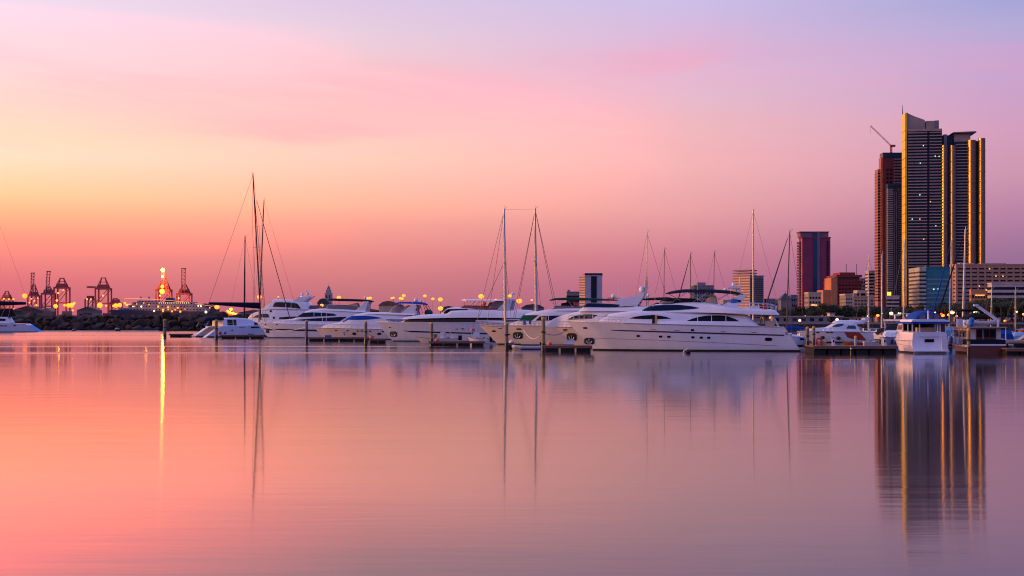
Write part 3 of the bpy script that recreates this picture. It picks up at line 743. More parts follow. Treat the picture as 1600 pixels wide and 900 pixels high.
Fb.house('bridge_windscreen', [(606, 489, 487.4, .3), (612, 489, 479.6, .44), (622, 489, 475, .5), (627, 489, 476, .5), (629, 489, 488, .5)], CLEAR, n=5, inset=-1)
Fb.house('bridge_windscreen', [(620, 489, 487, .4), (628, 489, 480.6, .54), (638, 489, 476.6, .6), (643, 489, 477.4, .6), (645, 489, 488, .6)], CLEAR, n=5, inset=-1)
Fb.arch('radar_arch', [(626, 490), (634, 484), (643, 477), (650, 476.2), (653, 479), (650, 484), (652, 492), (640, 492)], .66, bar=(643, 651, 476, 478.4))
Fb.house('bimini', [(615.5, 474.4, 473, .4), (622, 473.8, 471.4, .52), (645, 474.6, 471, .56), (662, 476, 472.6, .54), (665, 476.6, 474.8, .5)], BLUEC, n=3, inset=-1)
Fb.rods('bimini_frame', [((652, 475), (656, 489), .5), ((662, 476), (667, 490), .5), ((664, 476), (673, 490), .5)], .05, NAVY)
Fb.dome(648, 468, 3.2, 0, ped=473)
Fb.dome(658, 470, 1.8, .4)
MB().sph((0, 0, 0), .8, 10, 8, 1.1, .7, .9).build('tender_cover', mat('green_tarp', (.01, .09, .09), .8), Fb.root, True, (Fb.X(668), 0, Fb.Z(488.5)))
MB().box(-.6, .6, -.6, .6, 0, .8).build('life_raft', GEL, Fb.root, False, (Fb.X(648), Fb.cs * 1.2, Fb.Z(492)))
for q, y1 in ((650.5, 458), (654.5, 453), (644, 462), (671.5, 440)): Fb.whip(q, 480, y1, .3)
Fb.rail(486, 600, .85, 12, mid=False)

# --- G: navy striped yacht
G = Boat('motor_yacht', 'white yacht with broad navy hull stripe, wedge of blue windows and black bimini', 'yacht', 612, 528.6, 2.6, psi=8)
G.hull([(393, 504), (430, 505.2), (476, 506.6), (540, 508), (600, 509)], 411, 600, GEL, pd=2.3, pw=1.7)
G.strip('hull_stripe', [(402, 514.2, 513.4), (412, 516.2, 513.8), (476, 517.6, 514.8), (590, 519.6, 517)], NAVYP)
G.spot('anchor_pocket', 409.8, 518.4, 6, 5, RUBBER)
for q in (407, 427.5): G.spot('hawse_hole', q, 507.4, 2.6, 1.6)
h = G.house('main_cabin', [(418, 505, 504.2, .3), (424, 505.2, 502.6, .5), (440, 505.6, 499.6, .6), (456, 506, 497, .7), (464, 506.2, 492, .74), (472, 506.4, 487.4, .76), (484, 506.6, 483.4, .78), (508, 507.2, 482.4, .8), (560, 508.2, 485, .84), (575, 508.6, 500, .84)], n=6)
G.win(h, 'windshield', [(460.5, 495.6, 494.8), (466, 495.4, 491.2), (472, 495.2, 488.4), (485, 494.8, 487.8), (505, 494, 488.6), (521, 493.4, 490), (525, 493, 492)], BGLASS, mull=(489, 501, 509))
G.wshield(h, 'windscreen', 460, 471, BGLASS)
G.win(h, 'saloon_window', [(456, 500.4, 500), (475, 501.2, 498.4), (500, 501.8, 496.8), (530, 502.2, 495.2), (541, 496, 494.8)], BGLASS, mull=(503, 509))
G.house('flybridge', [(483, 485, 483.4, .5), (500, 485, 481.8, .64), (530, 486, 482.4, .76), (572, 488, 485, .84)], n=5, inset=-1)
G.house('bridge_windscreen', [(506, 482.8, 481.4, .44), (510, 482.6, 475.6, .52), (535, 482.6, 475.8, .58), (556, 483, 479, .58)], CLEAR, n=7, inset=-1)
G.house('bimini', [(510, 468.8, 467, .44), (514, 469.4, 465.8, .52), (545, 470.4, 466.6, .56), (572, 471.2, 468, .56), (580, 471.4, 469.8, .5)], BLACK, n=3, inset=-1)
G.rods('bimini_frame', [((514, 469), (524, 482), .5), ((545, 470), (532, 482), .5), ((560, 471), (548, 483), .5)])
G.arch('radar_arch', [(551, 488), (562, 479), (571, 472), (576, 471), (574, 477), (570, 489)], .64, bar=(568, 576, 470.6, 473))
G.dome(568, 464.6, 2.4, 0, ped=468)
G.whip(575, 468, 452, .3)
G.house('bridge_seat', [(530, 483, 480, .3), (545, 483, 475, .4), (556, 484, 473, .4), (560, 485, 482, .4)], BEIGE, n=4, inset=-1)
G.rail(397, 470, .8, 9, mid=False)

# --- H: tall white yacht behind
Hb = Boat('motor_yacht', 'tall raised-pilothouse yacht with dark upper windows and twin radomes on a swept arch', 'yacht', 530, 525, 3.0, psi=8)
Hb.hull([(372, 502), (400, 502.6), (450, 503.6), (520, 505)], 388, 520, GEL, pd=2.3, pw=1.7)
h = Hb.house('main_cabin', [(377, 502.4, 501.6, .4), (384, 502.6, 492, .5), (394, 502.8, 487.4, .62), (406, 503, 485.4, .7), (418, 503.2, 482.6, .74), (430, 503.3, 481.6, .8), (470, 504, 482, .86), (505, 504.6, 484, .86), (509, 504.8, 496, .86)], n=6)
Hb.win(h, 'saloon_window', [(390, 496.2, 495.4), (398, 496.2, 492), (405, 496, 490.4), (416, 496, 490.4), (418, 496, 494)], BROWNGLASS, mull=(407,))
for q, y in ((420.5, 486.2), (426.2, 496.4)):
    o = Hb.win(h, 'porthole', [(q - 1.8, y + .9, y - .9), (q - .9, y + 1.6, y - 1.6), (q + .9, y + 1.6, y - 1.6), (q + 1.8, y + .9, y - .9)], GLASS)
Hb.win(h, 'aft_window', [(435, 498.6, 495.8), (450, 498.8, 494.6), (470, 499, 494.4), (490, 499.2, 494.6)], BROWNGLASS)
h2 = Hb.house('pilothouse', [(403, 484.6, 483.6, .4), (410, 483.8, 478, .56), (418, 483.4, 471.4, .64), (426, 483, 467.2, .68), (440, 483, 467.4, .74), (470, 483.4, 470, .78), (478, 483.8, 471, .78), (482, 484, 478, .78)], n=7, inset=-1)
Hb.win(h2, 'pilothouse_window', [(424, 479, 478.2), (427, 479.2, 472.6), (433, 479.4, 471.6), (455, 480.6, 472.6), (464, 481.6, 474.2), (469, 482.6, 480.6)], BROWNGLASS, mull=(445, 454))
Hb.wshield(h2, 'windscreen', 405, 422, mat('warm_lit_windscreen_tint', (.35, .28, .22), .1))  # warm light on the screen is painted as a pale tint
Hb.arch('radar_arch', [(456, 471), (462, 466), (468, 464), (472, 466), (480, 463), (486.5, 461), (484, 464), (474, 471)], .6, bar=(464, 480, 463.6, 466))
for q, y in ((468, 459.2), (476.6, 458.2)): Hb.dome(q, y, 2.6, 0, ped=464)
Hb.whip(466, 464, 452, .1); Hb.dome(475, 454.4, 1.6, .1)
MB().box(-1.2, 1.2, -1.4, 1.4, 0, 1.0).build('aft_lounge', CLEAR, Hb.root, False, (Hb.X(490), 0, Hb.Z(483)))
MB().box(-.5, .5, -.9, .9, 0, .12).build('search_light', RADOME, Hb.root, False, (Hb.X(436), 0, Hb.Z(465)))

# --- sailing boats
def rig(b, mx, ytop, ybase, m, r=.13, rake=0, spreads=(), stays=(), frac=0, name='mast', rw=.022):
    top = b.pt(mx + rake, ytop, frac); base = b.pt(mx, ybase, frac)
    o = MB().tube(base, top, r, r * .72, 10).build(name, m, b.root, True)
    mb = MB()
    L = Vector(top) - Vector(base)
    hw = b.hb * .92
    tips = []
    for t in spreads:
        p = Vector(base) + L * t; w = hw * .62
        MB().beam((p.x, p.y - w, p.z - .05), (p.x, p.y + w, p.z - .05), .16, .07).build('spreader', m, o)
        tips.append((p, w))
    dz = b.H.deck(base[0]) if b.H else base[2]
    for sd in (1, -1):
        for pts in ([Vector(top)] + [Vector((p.x, p.y + sd * w, p.z)) for p, w in reversed(tips)] + [Vector((base[0], frac * b.hb + sd * hw, dz))],
                    [Vector(base) + L * .62, Vector((base[0] - .8, frac * b.hb + sd * hw, dz))]):
            mb.path(pts, rw, 4)
    for (sx, sy, t) in stays:
        mb.tube(b.pt(sx, sy, frac), Vector(base) + L * t, rw * 1.15, n=4)
    mb.build('rigging', WIRE, b.root)
    MB().tube((top[0], top[1], top[2] - .05), (top[0] - .5, top[1], top[2] + .35), .03, n=5).tube((top[0], top[1], top[2]), (top[0], top[1], top[2] + .6), .025, n=5).build('masthead_vane', m, o)
    return o
def sailboat(label, stern, bow, yw, mx, ytop, hb=1.7, m=ALU, cover=None, hull_m=GEL, free=1.25, rake=0, sp=(.45, .72), jib=None, psi=8, r=.12, backstay=True, name='sailing_boat', d=None, fore_t=.99):
    b = Boat(name, label, 'sailing boat', stern, yw, hb, psi=psi, d=d)
    yd = b.yw - free * b.s; yb = b.yw - (free + .35) * b.s
    ln = stern - bow
    b.hull([(bow, yb), (bow + ln * .4, yd), (stern - ln * .04, yd)], bow + ln * .10, stern - ln * .04, hull_m, pd=2.0, pw=1.5, bwf=.8, stern=.7)
    h = b.house('cabin', [(bow + ln * .28, yd + .3, yd, .3), (bow + ln * .36, yd + .3, yd - .42 * b.s, .5), (bow + ln * .6, yd + .3, yd - .55 * b.s, .6), (bow + ln * .68, yd + .3, yd - .1, .6)], GEL, n=4)
    b.win(h, 'cabin_window', [(bow + ln * .42, yd - .15 * b.s, yd - .32 * b.s), (bow + ln * .58, yd - .18 * b.s, yd - .4 * b.s)])
    stays = [(bow + ln * .01, yb, fore_t)]
    if backstay: stays.append((stern - ln * .05, yd, .99))
    o = rig(b, mx, ytop, yd - .35 * b.s, m, r, rake, sp, stays)
    if jib:
        p = Vector(b.pt(bow + ln * .01, yb, 0)); q = Vector(b.pt(mx + rake, ytop, 0))
        MB().tube(p + (q - p) * .04, p + (q - p) * .5, .14, .13, 8).tube(p + (q - p) * .5, p + (q - p) * .93, .13, .06, 8).build('furled_jib', jib, b.root, True)
    by = yd - 1.15 * b.s
    bx1 = mx + ln * .36
    mb = MB().tube(b.pt(mx, by, 0), b.pt(bx1, by + .1 * b.s, 0), .07, n=8)
    mb.build('boom', m, b.root)
    if cover:
        rows = []
        for i in range(9):
            t = i / 8; px = mx + (bx1 - mx) * t; hh = (.75 - .45 * t); rows.append([(b.X(px), math.cos(a) * .2, b.Z(by) + .05 + hh * .5 + math.sin(a) * hh * .55) for a in np.linspace(0, 2 * math.pi, 10)[:-1]])
        MB().grid(rows, True).build('sail_cover', cover, b.root, True)
    mb = MB()
    for sd in (1, -1):
        xs = np.linspace(b.H.xs1, b.H.xb1 - .3, 7)
        mb.path([(x, sd * max(.05, b.H.deckw(x) - .08), b.H.deck(x) + .6) for x in xs], .015, 4)
        for x in xs: mb.tube((x, sd * max(.05, b.H.deckw(x) - .08), b.H.deck(x)), (x, sd * max(.05, b.H.deckw(x) - .08), b.H.deck(x) + .6), .015, n=4)
    mb.build('lifelines', STEEL, b.root)
    return b
# two-masted schooner between the yachts
D = Boat('schooner', 'ivory two-masted schooner whose equal white masts rise between the yachts', 'sailing boat', 885, 539, 2.4)
D.hull([(747, 508), (790, 510.4), (830, 511.4), (875, 510.8)], 778, 872, GEL2, pd=2.1, pw=1.5, stern=.8)
MB().beam(D.pt(787, 502, 0), D.pt(742, 501.4, 0), .22, .22).build('bowsprit', GEL, D.root)
D.rail(750, 800, .7, 8)
D.spot('hawse_hole', 772.7, 517.6, 6, 2.6); D.spot('name_board', 784, 513.4, 6, 1.2, NAVYP); D.spot('hawse_hole', 797, 523, 5, 2)
h = D.house('deckhouse', [(796, 511, 510, .4), (800, 511, 504, .5), (845, 511.4, 502.6, .56), (850, 511.4, 510, .56)], n=5)
D.win(h, 'deckhouse_window', [(806, 508.6, 505.4), (842, 508.8, 505)])
rig(D, 788.8, 323, 509, ALU, .19, -1.0, (.545,), [(744, 501.6, .99), (760, 508, .99), (744, 501.6, .55)], rw=.03)
rig(D, 838, 323, 510, ALU, .19, -1.2, (.55,), [(800, 509, .99), (803, 509, .99), (873, 510, .99), (877, 510, .99)], rw=.03)
MB().tube(D.pt(787.8, 324, 0), D.pt(836.8, 324, 0), .014, n=4).build('triatic_stay', WIRE, D.root)
MB().tube(D.pt(790, 499, 0), D.pt(826, 499, 0), .09, n=8).build('fore_boom', ALU, D.root)
MB().tube(D.pt(839, 499, 0), D.pt(880, 498, 0), .09, n=8).build('main_boom', ALU, D.root)

# catamaran, sterns towards the left
I = Boat('catamaran', 'sailing catamaran with twin scooped sterns and a long navy boom cover', 'sailing boat', 317, 527.6, .95, dirn=1, psi=38)
def cat_hull(oy):
    hh = Hull([(I.X(344), I.Z(510)), (I.X(370), I.Z(509)), (I.X(411), I.Z(507.5))], I.X(408.5), 0.0, I.X(338), .95, pd=1.8, pw=1.5, stern=.9, depth=.5)
    o = hh.mesh(36, 10).build('hull', GEL, I.root, True); o.location = (0, oy, 0)
    mb = MB()
    for i in range(4):
        t = i / 4; mb.box(.5 + t * 2.6, 1.25 + t * 2.6, -.62, .62, .3 + t * 1.7, .36 + t * 1.7)
    s_ = mb.build('stern_steps', TEAK, o)
    q = MB()
    for sd in (1, -1): q.grid([[(x, sd * (hh.side(x, z) + .03), z) for z in (.02, .18, .34)] for x in np.linspace(.6, I.X(407), 16)])
    q.build('boot_stripe', BROWNP, o)
    return hh, o
ch, co = cat_hull(0)
cat_hull(6.4)
for px, w_ in ((353, 2.4), (397, 2.4)):
    x = I.X(px); z = I.Z(516.4); MB().grid([[(x + a, -(ch.side(x, z) + .04), z + bb) for bb in (-.12, .12)] for a in (-.22, .22)]).build('porthole', GLASS, co)
MB().box(I.X(346), I.X(398), 0, 6.4, I.Z(513), I.Z(509.4)).build('bridge_deck', GEL, I.root)
kk = [(343, 510, 500, .9), (347, 510, 497.2, .95), (362, 509.6, 496.4, 1.0), (372, 509.6, 497, 1.0), (382, 509.4, 499, .95), (392, 509, 504, .85), (397, 509, 508.6, .7)]
hs = House([(I.X(a), I.Z(b_), I.Z(c), 3.3 * w, 3.0 * w) for a, b_, c, w in kk], 12)
ho = hs.mesh().build('saloon', GEL, I.root, True, (0, 3.2, 0))
for a, b_, m_ in ((349, 356, WARMWIN if False else BROWNGLASS), (357, 361, BROWNGLASS), (386, 392, GLASS)):
    y0, y1 = (508.4, 499.4) if a < 380 else (507.6, 503.6)
    MB().grid([[(I.X(p), -(hs.y(I.X(p), I.Z(y)) + .04), I.Z(y)) for y in (y0, (y0 + y1) / 2, y1)] for p in np.linspace(a, b_, 4)]).build('saloon_window', m_, ho)
bc = House([(I.X(319), I.Z(502.5), I.Z(500.6), 2.4, 2.2), (I.X(325), I.Z(501.5), I.Z(495.6), 2.8, 2.6), (I.X(342), I.Z(500), I.Z(494.6), 2.9, 2.7), (I.X(345), I.Z(499.6), I.Z(495.4), 2.9, 2.7)], 6)
bc.mesh().build('cockpit_awning', NAVY, I.root, True, (0, 3.2, 0))
mb = MB()
for a, b_ in ((321, 326), (344, 345)):
    for y in (.7, 5.7): mb.tube((I.X(a), y, I.Z(511)), (I.X(b_), y, I.Z(500)), .05, n=6)
mb.build('awning_post', STEEL, I.root)
I.hb = 3.2
I.H = None
for px, w_, h_ in ((384.5, 2.2, .16), (366, 1.5, .12), (389, .5, .14)):
    x = I.X(px); z = I.Z(511.6); MB().grid([[(x + a, -(ch.side(x + a, z) + .04), z + bb) for bb in (-h_, h_)] for a in np.linspace(-w_ / 2, w_ / 2, 5)]).build('hull_window', GLASS if px != 366 else mat('faded_lettering_grey', (.35, .35, .40), .5), co)
mb = MB(); xs = np.linspace(I.X(345), I.X(410), 8)
mb.path([(x, -ch.deckw(x) * .9, ch.deck(x) + .7) for x in xs], .02, 4)
for x in xs: mb.tube((x, -ch.deckw(x) * .9, ch.deck(x)), (x, -ch.deckw(x) * .9, ch.deck(x) + .7), .018, n=4)
mb.build('lifelines', STEEL, I.root)
class _D:  # deck height for the shrouds
    def deck(s, x): return I.Z(509)
I.H = _D()
mo = rig(I, 403, 262, 500, DKMAST, .20, -11, (.5, .64), [(331, 475, .99), (411, 508, .93), (409, 508, .93)], frac=1.0, rw=.035)
mb = MB(); mb.tube(I.pt(402, 481, 1.0), I.pt(330, 474.5, 1.0), .12, n=8); mb.build('boom', DKMAST, I.root)
rows = []
for i in range(13):
    t = i / 12; px = 401.5 + (332 - 401.5) * t; top = 471.4 + .2 * t; bot = 481.6 - 6.6 * t
    c = (top + bot) / 2; hh = (bot - top) / 2 / I.s
    rows.append([(I.X(px), 3.2 + math.cos(a) * .32, I.Z(c) + math.sin(a) * hh) for a in np.linspace(0, 2 * math.pi, 13)[:-1]])
q = MB().grid(rows, True); q.f.append(tuple(range(12))); q.f.append(tuple(range(len(q.v) - 12, len(q.v))))
q.build('sail_cover', NAVY, I.root, True)
I.rods
MB().box(-.5, .5, -.3, .3, 0, .5).build('dinghy_engine', BLACK, I.root, False, (I.X(322), 2.5, I.Z(513)))

S = sailboat('sloop behind the catamaran with a mast raked to the left and thick dark forestay', 476, 390, 526, 402, 311, hb=1.7, m=DKMAST, cover=None, rake=8.5, r=.16, sp=(.45, .66), psi=0, d=325)
MB().tube(S.pt(452, 500, 0), S.pt(399, 312, 0), .12, .07, 6).build('furled_jib', DKMAST, S.root, True)
S2 = sailboat('small ketch with a short black mast behind the navy boom cover', 412, 350, 524, 379.5, 369, hb=1.6, m=BLACK, rake=1.5, r=.19, sp=(.6,), psi=0, d=345)

sailboat('sloop with a slim silver mast behind the satellite dome', 1066, 985, 540, 1012, 361, hb=1.8, m=ALU, d=232, r=.09, rake=1.5, sp=(.5,))
sailboat('sloop with a short thin brown mast right of the satellite dome', 1080, 1012, 538, 1038.5, 389, hb=1.6, m=DKMAST, d=252, r=.08, rake=2, sp=(.55,))
sailboat('sloop with dark mast and dark furled jib above the navy bimini', 1120, 1048, 537, 1081.5, 396, hb=1.7, m=DKMAST, d=268, jib=DKMAST, r=.11, sp=(.6,))
sailboat('sloop with grey mast rising behind the middle of the navy bimini', 1160, 1090, 536, 1117, 393, hb=1.7, m=DKMAST, d=290, r=.10, rake=2, sp=(.6,))
sailboat('sloop with tall bright silver mast in front of the beige office tower', 1235, 1138, 535, 1181, 326, hb=2.1, m=ALU, d=306, r=.20, sp=(.42, .68))
K = sailboat('sloop with dark leaning mast and blue boom cover off the yacht stern', 1268, 1186, 538, 1233, 360, hb=1.8, m=DKMAST, d=222, jib=DKMAST, rake=5.5, r=.13, sp=(.45,), cover=BLUEC)
sailboat('sloop with silver mast behind the red-striped cruiser', 1400, 1338, 532, 1362, 401, hb=1.7, m=ALU, d=268, r=.13, sp=(.6,))
sailboat('sloop with grey mast in front of the red and grey tower', 1415, 1352, 530, 1382, 396, hb=1.7, m=ALU, d=300, r=.16, rake=1, sp=(.55,))
sailboat('sloop with silver mast against the gold tower edge', 1466, 1392, 534, 1418, 373, hb=1.8, m=ALU, d=238, r=.15, rake=2, sp=(.5, .7))
sailboat('sloop with navy furled jib behind the blue-roofed aft cabin cruiser', 1530, 1457, 536, 1490, 374, hb=1.8, m=ALU, d=238, r=.13, rake=3.5, jib=BLUEC, sp=(.5,))
sailboat('big sloop with thick silver mast and navy furled jib behind the wooden trawler', 1566, 1465, 536, 1513, 357, hb=2.0, m=ALU, d=216, r=.19, rake=4.5, jib=NAVY, sp=(.45, .68), cover=NAVY)
sailboat('sloop with short silver mast right of the white crane arm', 1590, 1535, 534, 1554, 451, hb=1.5, m=ALU, d=252, r=.11, rake=2, sp=(.6,))
sailboat('sloop with short silver mast at the far right', 1622, 1572, 534, 1593, 453, hb=1.5, m=ALU, d=236, r=.11, sp=(.6,))
O = Boat('sailing_yacht', 'white sailing yacht cut off at the left edge with blue stern steps', 'sailing boat', 60, 519, 2.6, psi=4)
O.hull([(-150, 502), (-60, 504.4), (38, 505.6)], -128, 38, GEL3, pd=2.1, pw=1.6, stern=.85)
O.strip('sheer_stripe', [(-120, 508.6, 507.4), (10, 510, 508.6)], NAVYP)
MB().grid([[(O.H.xs(z) - .06, y, z) for y in np.linspace(-2.0, 2.0, 4)] for z in np.linspace(.2, 2.4, 5)]).build('stern_steps', LBLUEC, O.root)
h = O.house('deckhouse', [(-60, 505, 503, .4), (-45, 505, 496, .6), (0, 505.5, 494.4, .7), (8, 505.5, 494.6, .7), (14, 505.6, 503, .7)], n=6)
O.win(h, 'deckhouse_window', [(-42, 501.5, 499), (-5, 501.5, 497.4), (6, 501.5, 498)])
O.house('spray_hood', [(-14, 494.8, 487, .4), (-4, 494.8, 482.4, .55), (12, 494.4, 482, .55), (16, 494, 490, .5)], BLACK, n=4)
O.rods('hood_frame', [((4, 483), (-2, 495), .55), ((13, 483), (10, 495), .55)], .05)
O.spot('porthole', 22, 508.6, 4, 1.6)
rig(O, -42, 250, 497, ALU, .2, -2, (.45, .7), [(52, 506, .985), (-148, 502, .985)], rw=.03)
MB().tube(O.pt(-42, 476, 0), O.pt(38, 473, 0), .14, n=8).build('boom', ALU, O.root)
rows = []
for i in range(11):
    t = i / 10; px = -41 + 76 * t; top = 469 + 2.6 * t; bot = 478.5 - 2.5 * t
    rows.append([(O.X(px), math.cos(a) * .4, O.Z((top + bot) / 2) + math.sin(a) * (bot - top) / 2 / O.s) for a in np.linspace(0, 2 * math.pi, 13)[:-1]])
q = MB().grid(rows, True); q.f.append(tuple(range(len(q.v) - 12, len(q.v))))
q.build('sail_cover', NAVY, O.root, True)

# --- red-swoosh cruiser on the right
Lr = Boat('cabin_cruiser', 'white cabin cruiser with red swoosh on the hull and green tinted windows', 'motor boat', 1368, 535.5, 2.1, psi=4)
Lr.hull([(1251, 518), (1276, 517.6), (1310, 518), (1366, 519)], 1266, 1366, GEL, pd=2.3, pw=1.7)
Lr.strip('red_swoosh', [(1321, 518.6, 518.2), (1326, 527, 518.2), (1338, 531, 518.4), (1344, 531.6, 519.2), (1350, 531.6, 525), (1355, 531.6, 531)], REDP)
Lr.strip('deck_line', [(1278, 518.4, 517.4), (1362, 519.4, 518.4)], mat('moulding_shadow_grey', (.3, .28, .32)))
for q in (1281, 1296, 1302): Lr.spot('porthole', q, 519.8, 5, 1.6)
h = Lr.house('cabin', [(1262, 518, 517.4, .4), (1275, 518, 513, .6), (1295, 518, 511.6, .74), (1303, 518, 508, .78), (1310, 518, 504.6, .8), (1320, 518.4, 502.4, .82), (1340, 518.6, 503, .84), (1343, 518.7, 508, .84), (1347, 518.8, 517, .84)], n=6)
Lr.win(h, 'forward_window', [(1303.5, 510.8, 510.4), (1308, 510.8, 507.4), (1314, 510.4, 505.8), (1320, 508.6, 505.8), (1321.4, 506.6, 506.2)], TGLASS)
Lr.win(h, 'side_window', [(1325.5, 513.4, 512.4), (1328, 513.6, 508.6), (1338, 513.8, 508.4), (1340, 513.8, 511)], TGLASS)
Lr.house('flybridge', [(1306, 505, 504, .4), (1312, 505, 500.6, .56), (1330, 504.6, 499.8, .66), (1347, 506, 501, .7), (1352, 506.4, 504, .66)], n=5, inset=-1)
Lr.arch('radar_arch', [(1336, 504.6), (1348, 502), (1355, 498.6), (1361.6, 495.4), (1360, 499), (1352, 505.6), (1340, 507)], .66, th=.2, bar=(1354, 1360, 496.6, 499.6))
MB().box(-.6, .6, -.7, .7, 0, .3).build('helm_console', BLACK, Lr.root, False, (Lr.X(1326), 0, Lr.Z(500)))
Lr.rail(1258, 1303, .5, 8)
for q, y in ((1287.5, 527.6), (1312, 528.4)):
    p = (Lr.X(q), Lr.cs * (Lr.hb + .25), Lr.Z(y)); MB().sph((0, 0, 0), .36, 10, 8, 1.2, .9, .9).build('fender', RUBBER, Lr.root, True, p)

# small speedboat behind the yacht's stern
sp_ = Boat('speedboat', 'small white speedboat with dark side window behind the big yacht stern', 'motor boat', 1212, 541, 1.4, dirn=1, psi=6)
sp_.hull([(1216, 527), (1240, 525.6), (1274, 534.4)], 1266, 1215, GEL, boot=ANTIF, pd=1.9, pw=1.5)
h = sp_.house('foredeck', [(1236, 527, 521, .6), (1246, 527, 523.6, .66), (1262, 531, 528, .5), (1270, 533.4, 532.6, .3)], n=4)
sp_.spot('side_window', 1253.4, 529.8, 8, 3, GLASS)
MB().box(-1.2, 1.2, -1, 1, 0, .5).build('cockpit_seat', BEIGE, sp_.root, False, (sp_.X(1226), 0, sp_.Z(527)))

# --- stern-on boats
def stern_boat(name, label, px, d, hb, L_, az, sheer, hull_m, boot=ANTIF, **kw):
    b = Boat.__new__(Boat); b.d = d; b.s = F / d; b.hb = hb; b.cs = 1; b.c = 1; b.dir = 1; b.x0 = 0; b.yw = 0
    b.X = lambda v: v; b.Z = lambda v: v; b.loc = lambda pts: [tuple(p) for p in pts]
    b.root = thing(name, label, 'motor boat', ((px - 800) / b.s, d, 0), R(90 - az))
    b.H = None
    Boat.hull(b, [(x, z) for x, z in sheer], kw.pop('bow_wl', L_ * .88), kw.pop('stern_deck', .12), hull_m, boot, stern_wl=0.0, **kw)
    return b
M_ = stern_boat('aft_cabin_cruiser', 'white aft-cabin cruiser with blue-edged hardtop and domed blue canopy, stern to the viewer', 1453, 157, 2.2, 12, 1, [(0, 1.55), (5, 1.55), (12.5, 1.75)], GEL, um=.5, pd=2.0, pw=1.6, bwf=.93, stern=.98)
hb = M_.hb
h = M_.house('aft_cabin', [(.12, 1.5, 2.62, .96, .92), (2, 1.5, 2.66, .98, .94), (4.4, 1.5, 2.7, .98, .94), (6, 1.5, 2.7, .96, .9), (8, 1.5, 2.5, .9, .8), (10, 1.55, 2.1, .7, .5), (11.6, 1.65, 1.75, .3, .2)], n=12, inset=.04)
MB().box(-.05, .03, -.56, .56, -.19, .19).build('stern_window', GLASS, M_.root, False, (.08, .05, 1.55))
MB().box(-.03, .02, -1.35, 1.15, -.02, .02).build('moulding_line', mat('moulding_shadow_grey', (.3, .28, .32)), M_.root, False, (.05, .1, 2.02))
mb = MB()
for i in range(6): mb.box(-.55 + .12 * i, .12, -2.05, -1.35, .3 + .36 * i, .62 + .36 * i)
mb.build('stern_steps', GEL, M_.root)
MB().box(-.9, .1, -2.1, 2.1, .22, .34).build('swim_platform', GEL, M_.root)
for y in (2.02, 1.15, -1.05, -1.35, -2.0): MB().box(.3, .42, y - .06, y + .06, 2.6, 3.8).build('hardtop_post', GEL, M_.root)
for x in (2.2, 4.4):
    for y in (2.05, -2.05): MB().box(x - .05, x + .05, y - .05, y + .05, 2.6, 3.8).build('hardtop_post', GEL, M_.root)
M_.house('hardtop', [(-.15, 3.86, 4.16, 1.03, 1.0), (1.5, 3.86, 4.24, 1.04, 1.0), (5.2, 3.86, 4.24, 1.0, .95)], n=5, inset=-1)
MB().box(-.2, 5.2, -2.36, 2.36, 3.62, 3.87).build('hardtop_valance', BLUEC, M_.root)
hh = M_.house('wheelhouse', [(4.6, 2.6, 3.7, .95, .9), (7.4, 2.6, 3.7, .9, .8), (8.6, 2.5, 2.75, .8, .7)], n=10, inset=-1)
MB().box(4.5, 4.58, -1.9, 1.9, 2.75, 3.6).build('saloon_bulkhead_window', BROWNGLASS, M_.root)
M_.win(hh, 'side_window', [(4.9, 2.85, 3.5), (7.2, 2.85, 3.5)], GLASS)
MB().box(.34, .40, -1.98, -1.42, 1.6, 3.6).build('companion_door', VARN, M_.root)
MB().box(1.2, 1.9, -.9, 1.2, 2.65, 3.15).build('cockpit_seat', BEIGE, M_.root)
MB().box(3.2, 3.6, -.6, .9, 2.65, 3.45).build('helm_console', BLACK, M_.root)
cn = M_.house('bridge_canopy', [(.6, 4.22, 4.9, .72, .5), (1.2, 4.22, 5.12, .78, .55), (3, 4.22, 5.25, .82, .56), (4.6, 4.22, 5.1, .8, .5), (5.4, 4.22, 4.6, .7, .4)], BLUEC, n=3.2, inset=-1)
for y in (-.95, -.15, .75):
    MB().box(-.02, .02, -.33, .33, -.3, .3).build('canopy_window', CLEAR, M_.root, False, (.56, y, 4.52))
mb = MB().tube((.35, .1, 4.2), (.35, .1, 5.35), .12, .1, 8); mb.build('mast_post', GEL, M_.root, True)
MB().box(.1, .6, -.3, .5, 5.3, 5.52).build('light_box', BLUEP, M_.root)
MB().box(5.6, 5.9, .2, 2.0, 4.85, 4.95).tube((5.75, 1.1, 4.2), (5.75, 1.1, 4.85), .15, n=8).build('radar_scanner', RADOME, M_.root)
mb = MB()
for sd in (1, -1):
    pts = [(x, sd * (M_.H.deckw(x) - .1), M_.H.deck(x) + .8) for x in np.linspace(6, 12, 7)]
    mb.path(pts, .025, 5)
    for p in pts: mb.tube((p[0], p[1], p[2] - .8), p, .02, n=5)
mb.build('railing', STEEL, M_.root)
for x, z in ((1.2, 1.86), (1.5, 1.86), (3.0, 1.8)): M_.strip('cabin_vent', [(x, z - .05 - .35, z + .05 - .35), (x + .18, z - .05 - .35, z + .05 - .35)], GLASS, local=True, sides=(1,))
M_.strip('knuckle_line', [(.1, .78, .82), (6, 1.0, 1.05), (11.5, 1.3, 1.35)], mat('moulding_shadow_grey', (.3, .28, .32)), local=True)

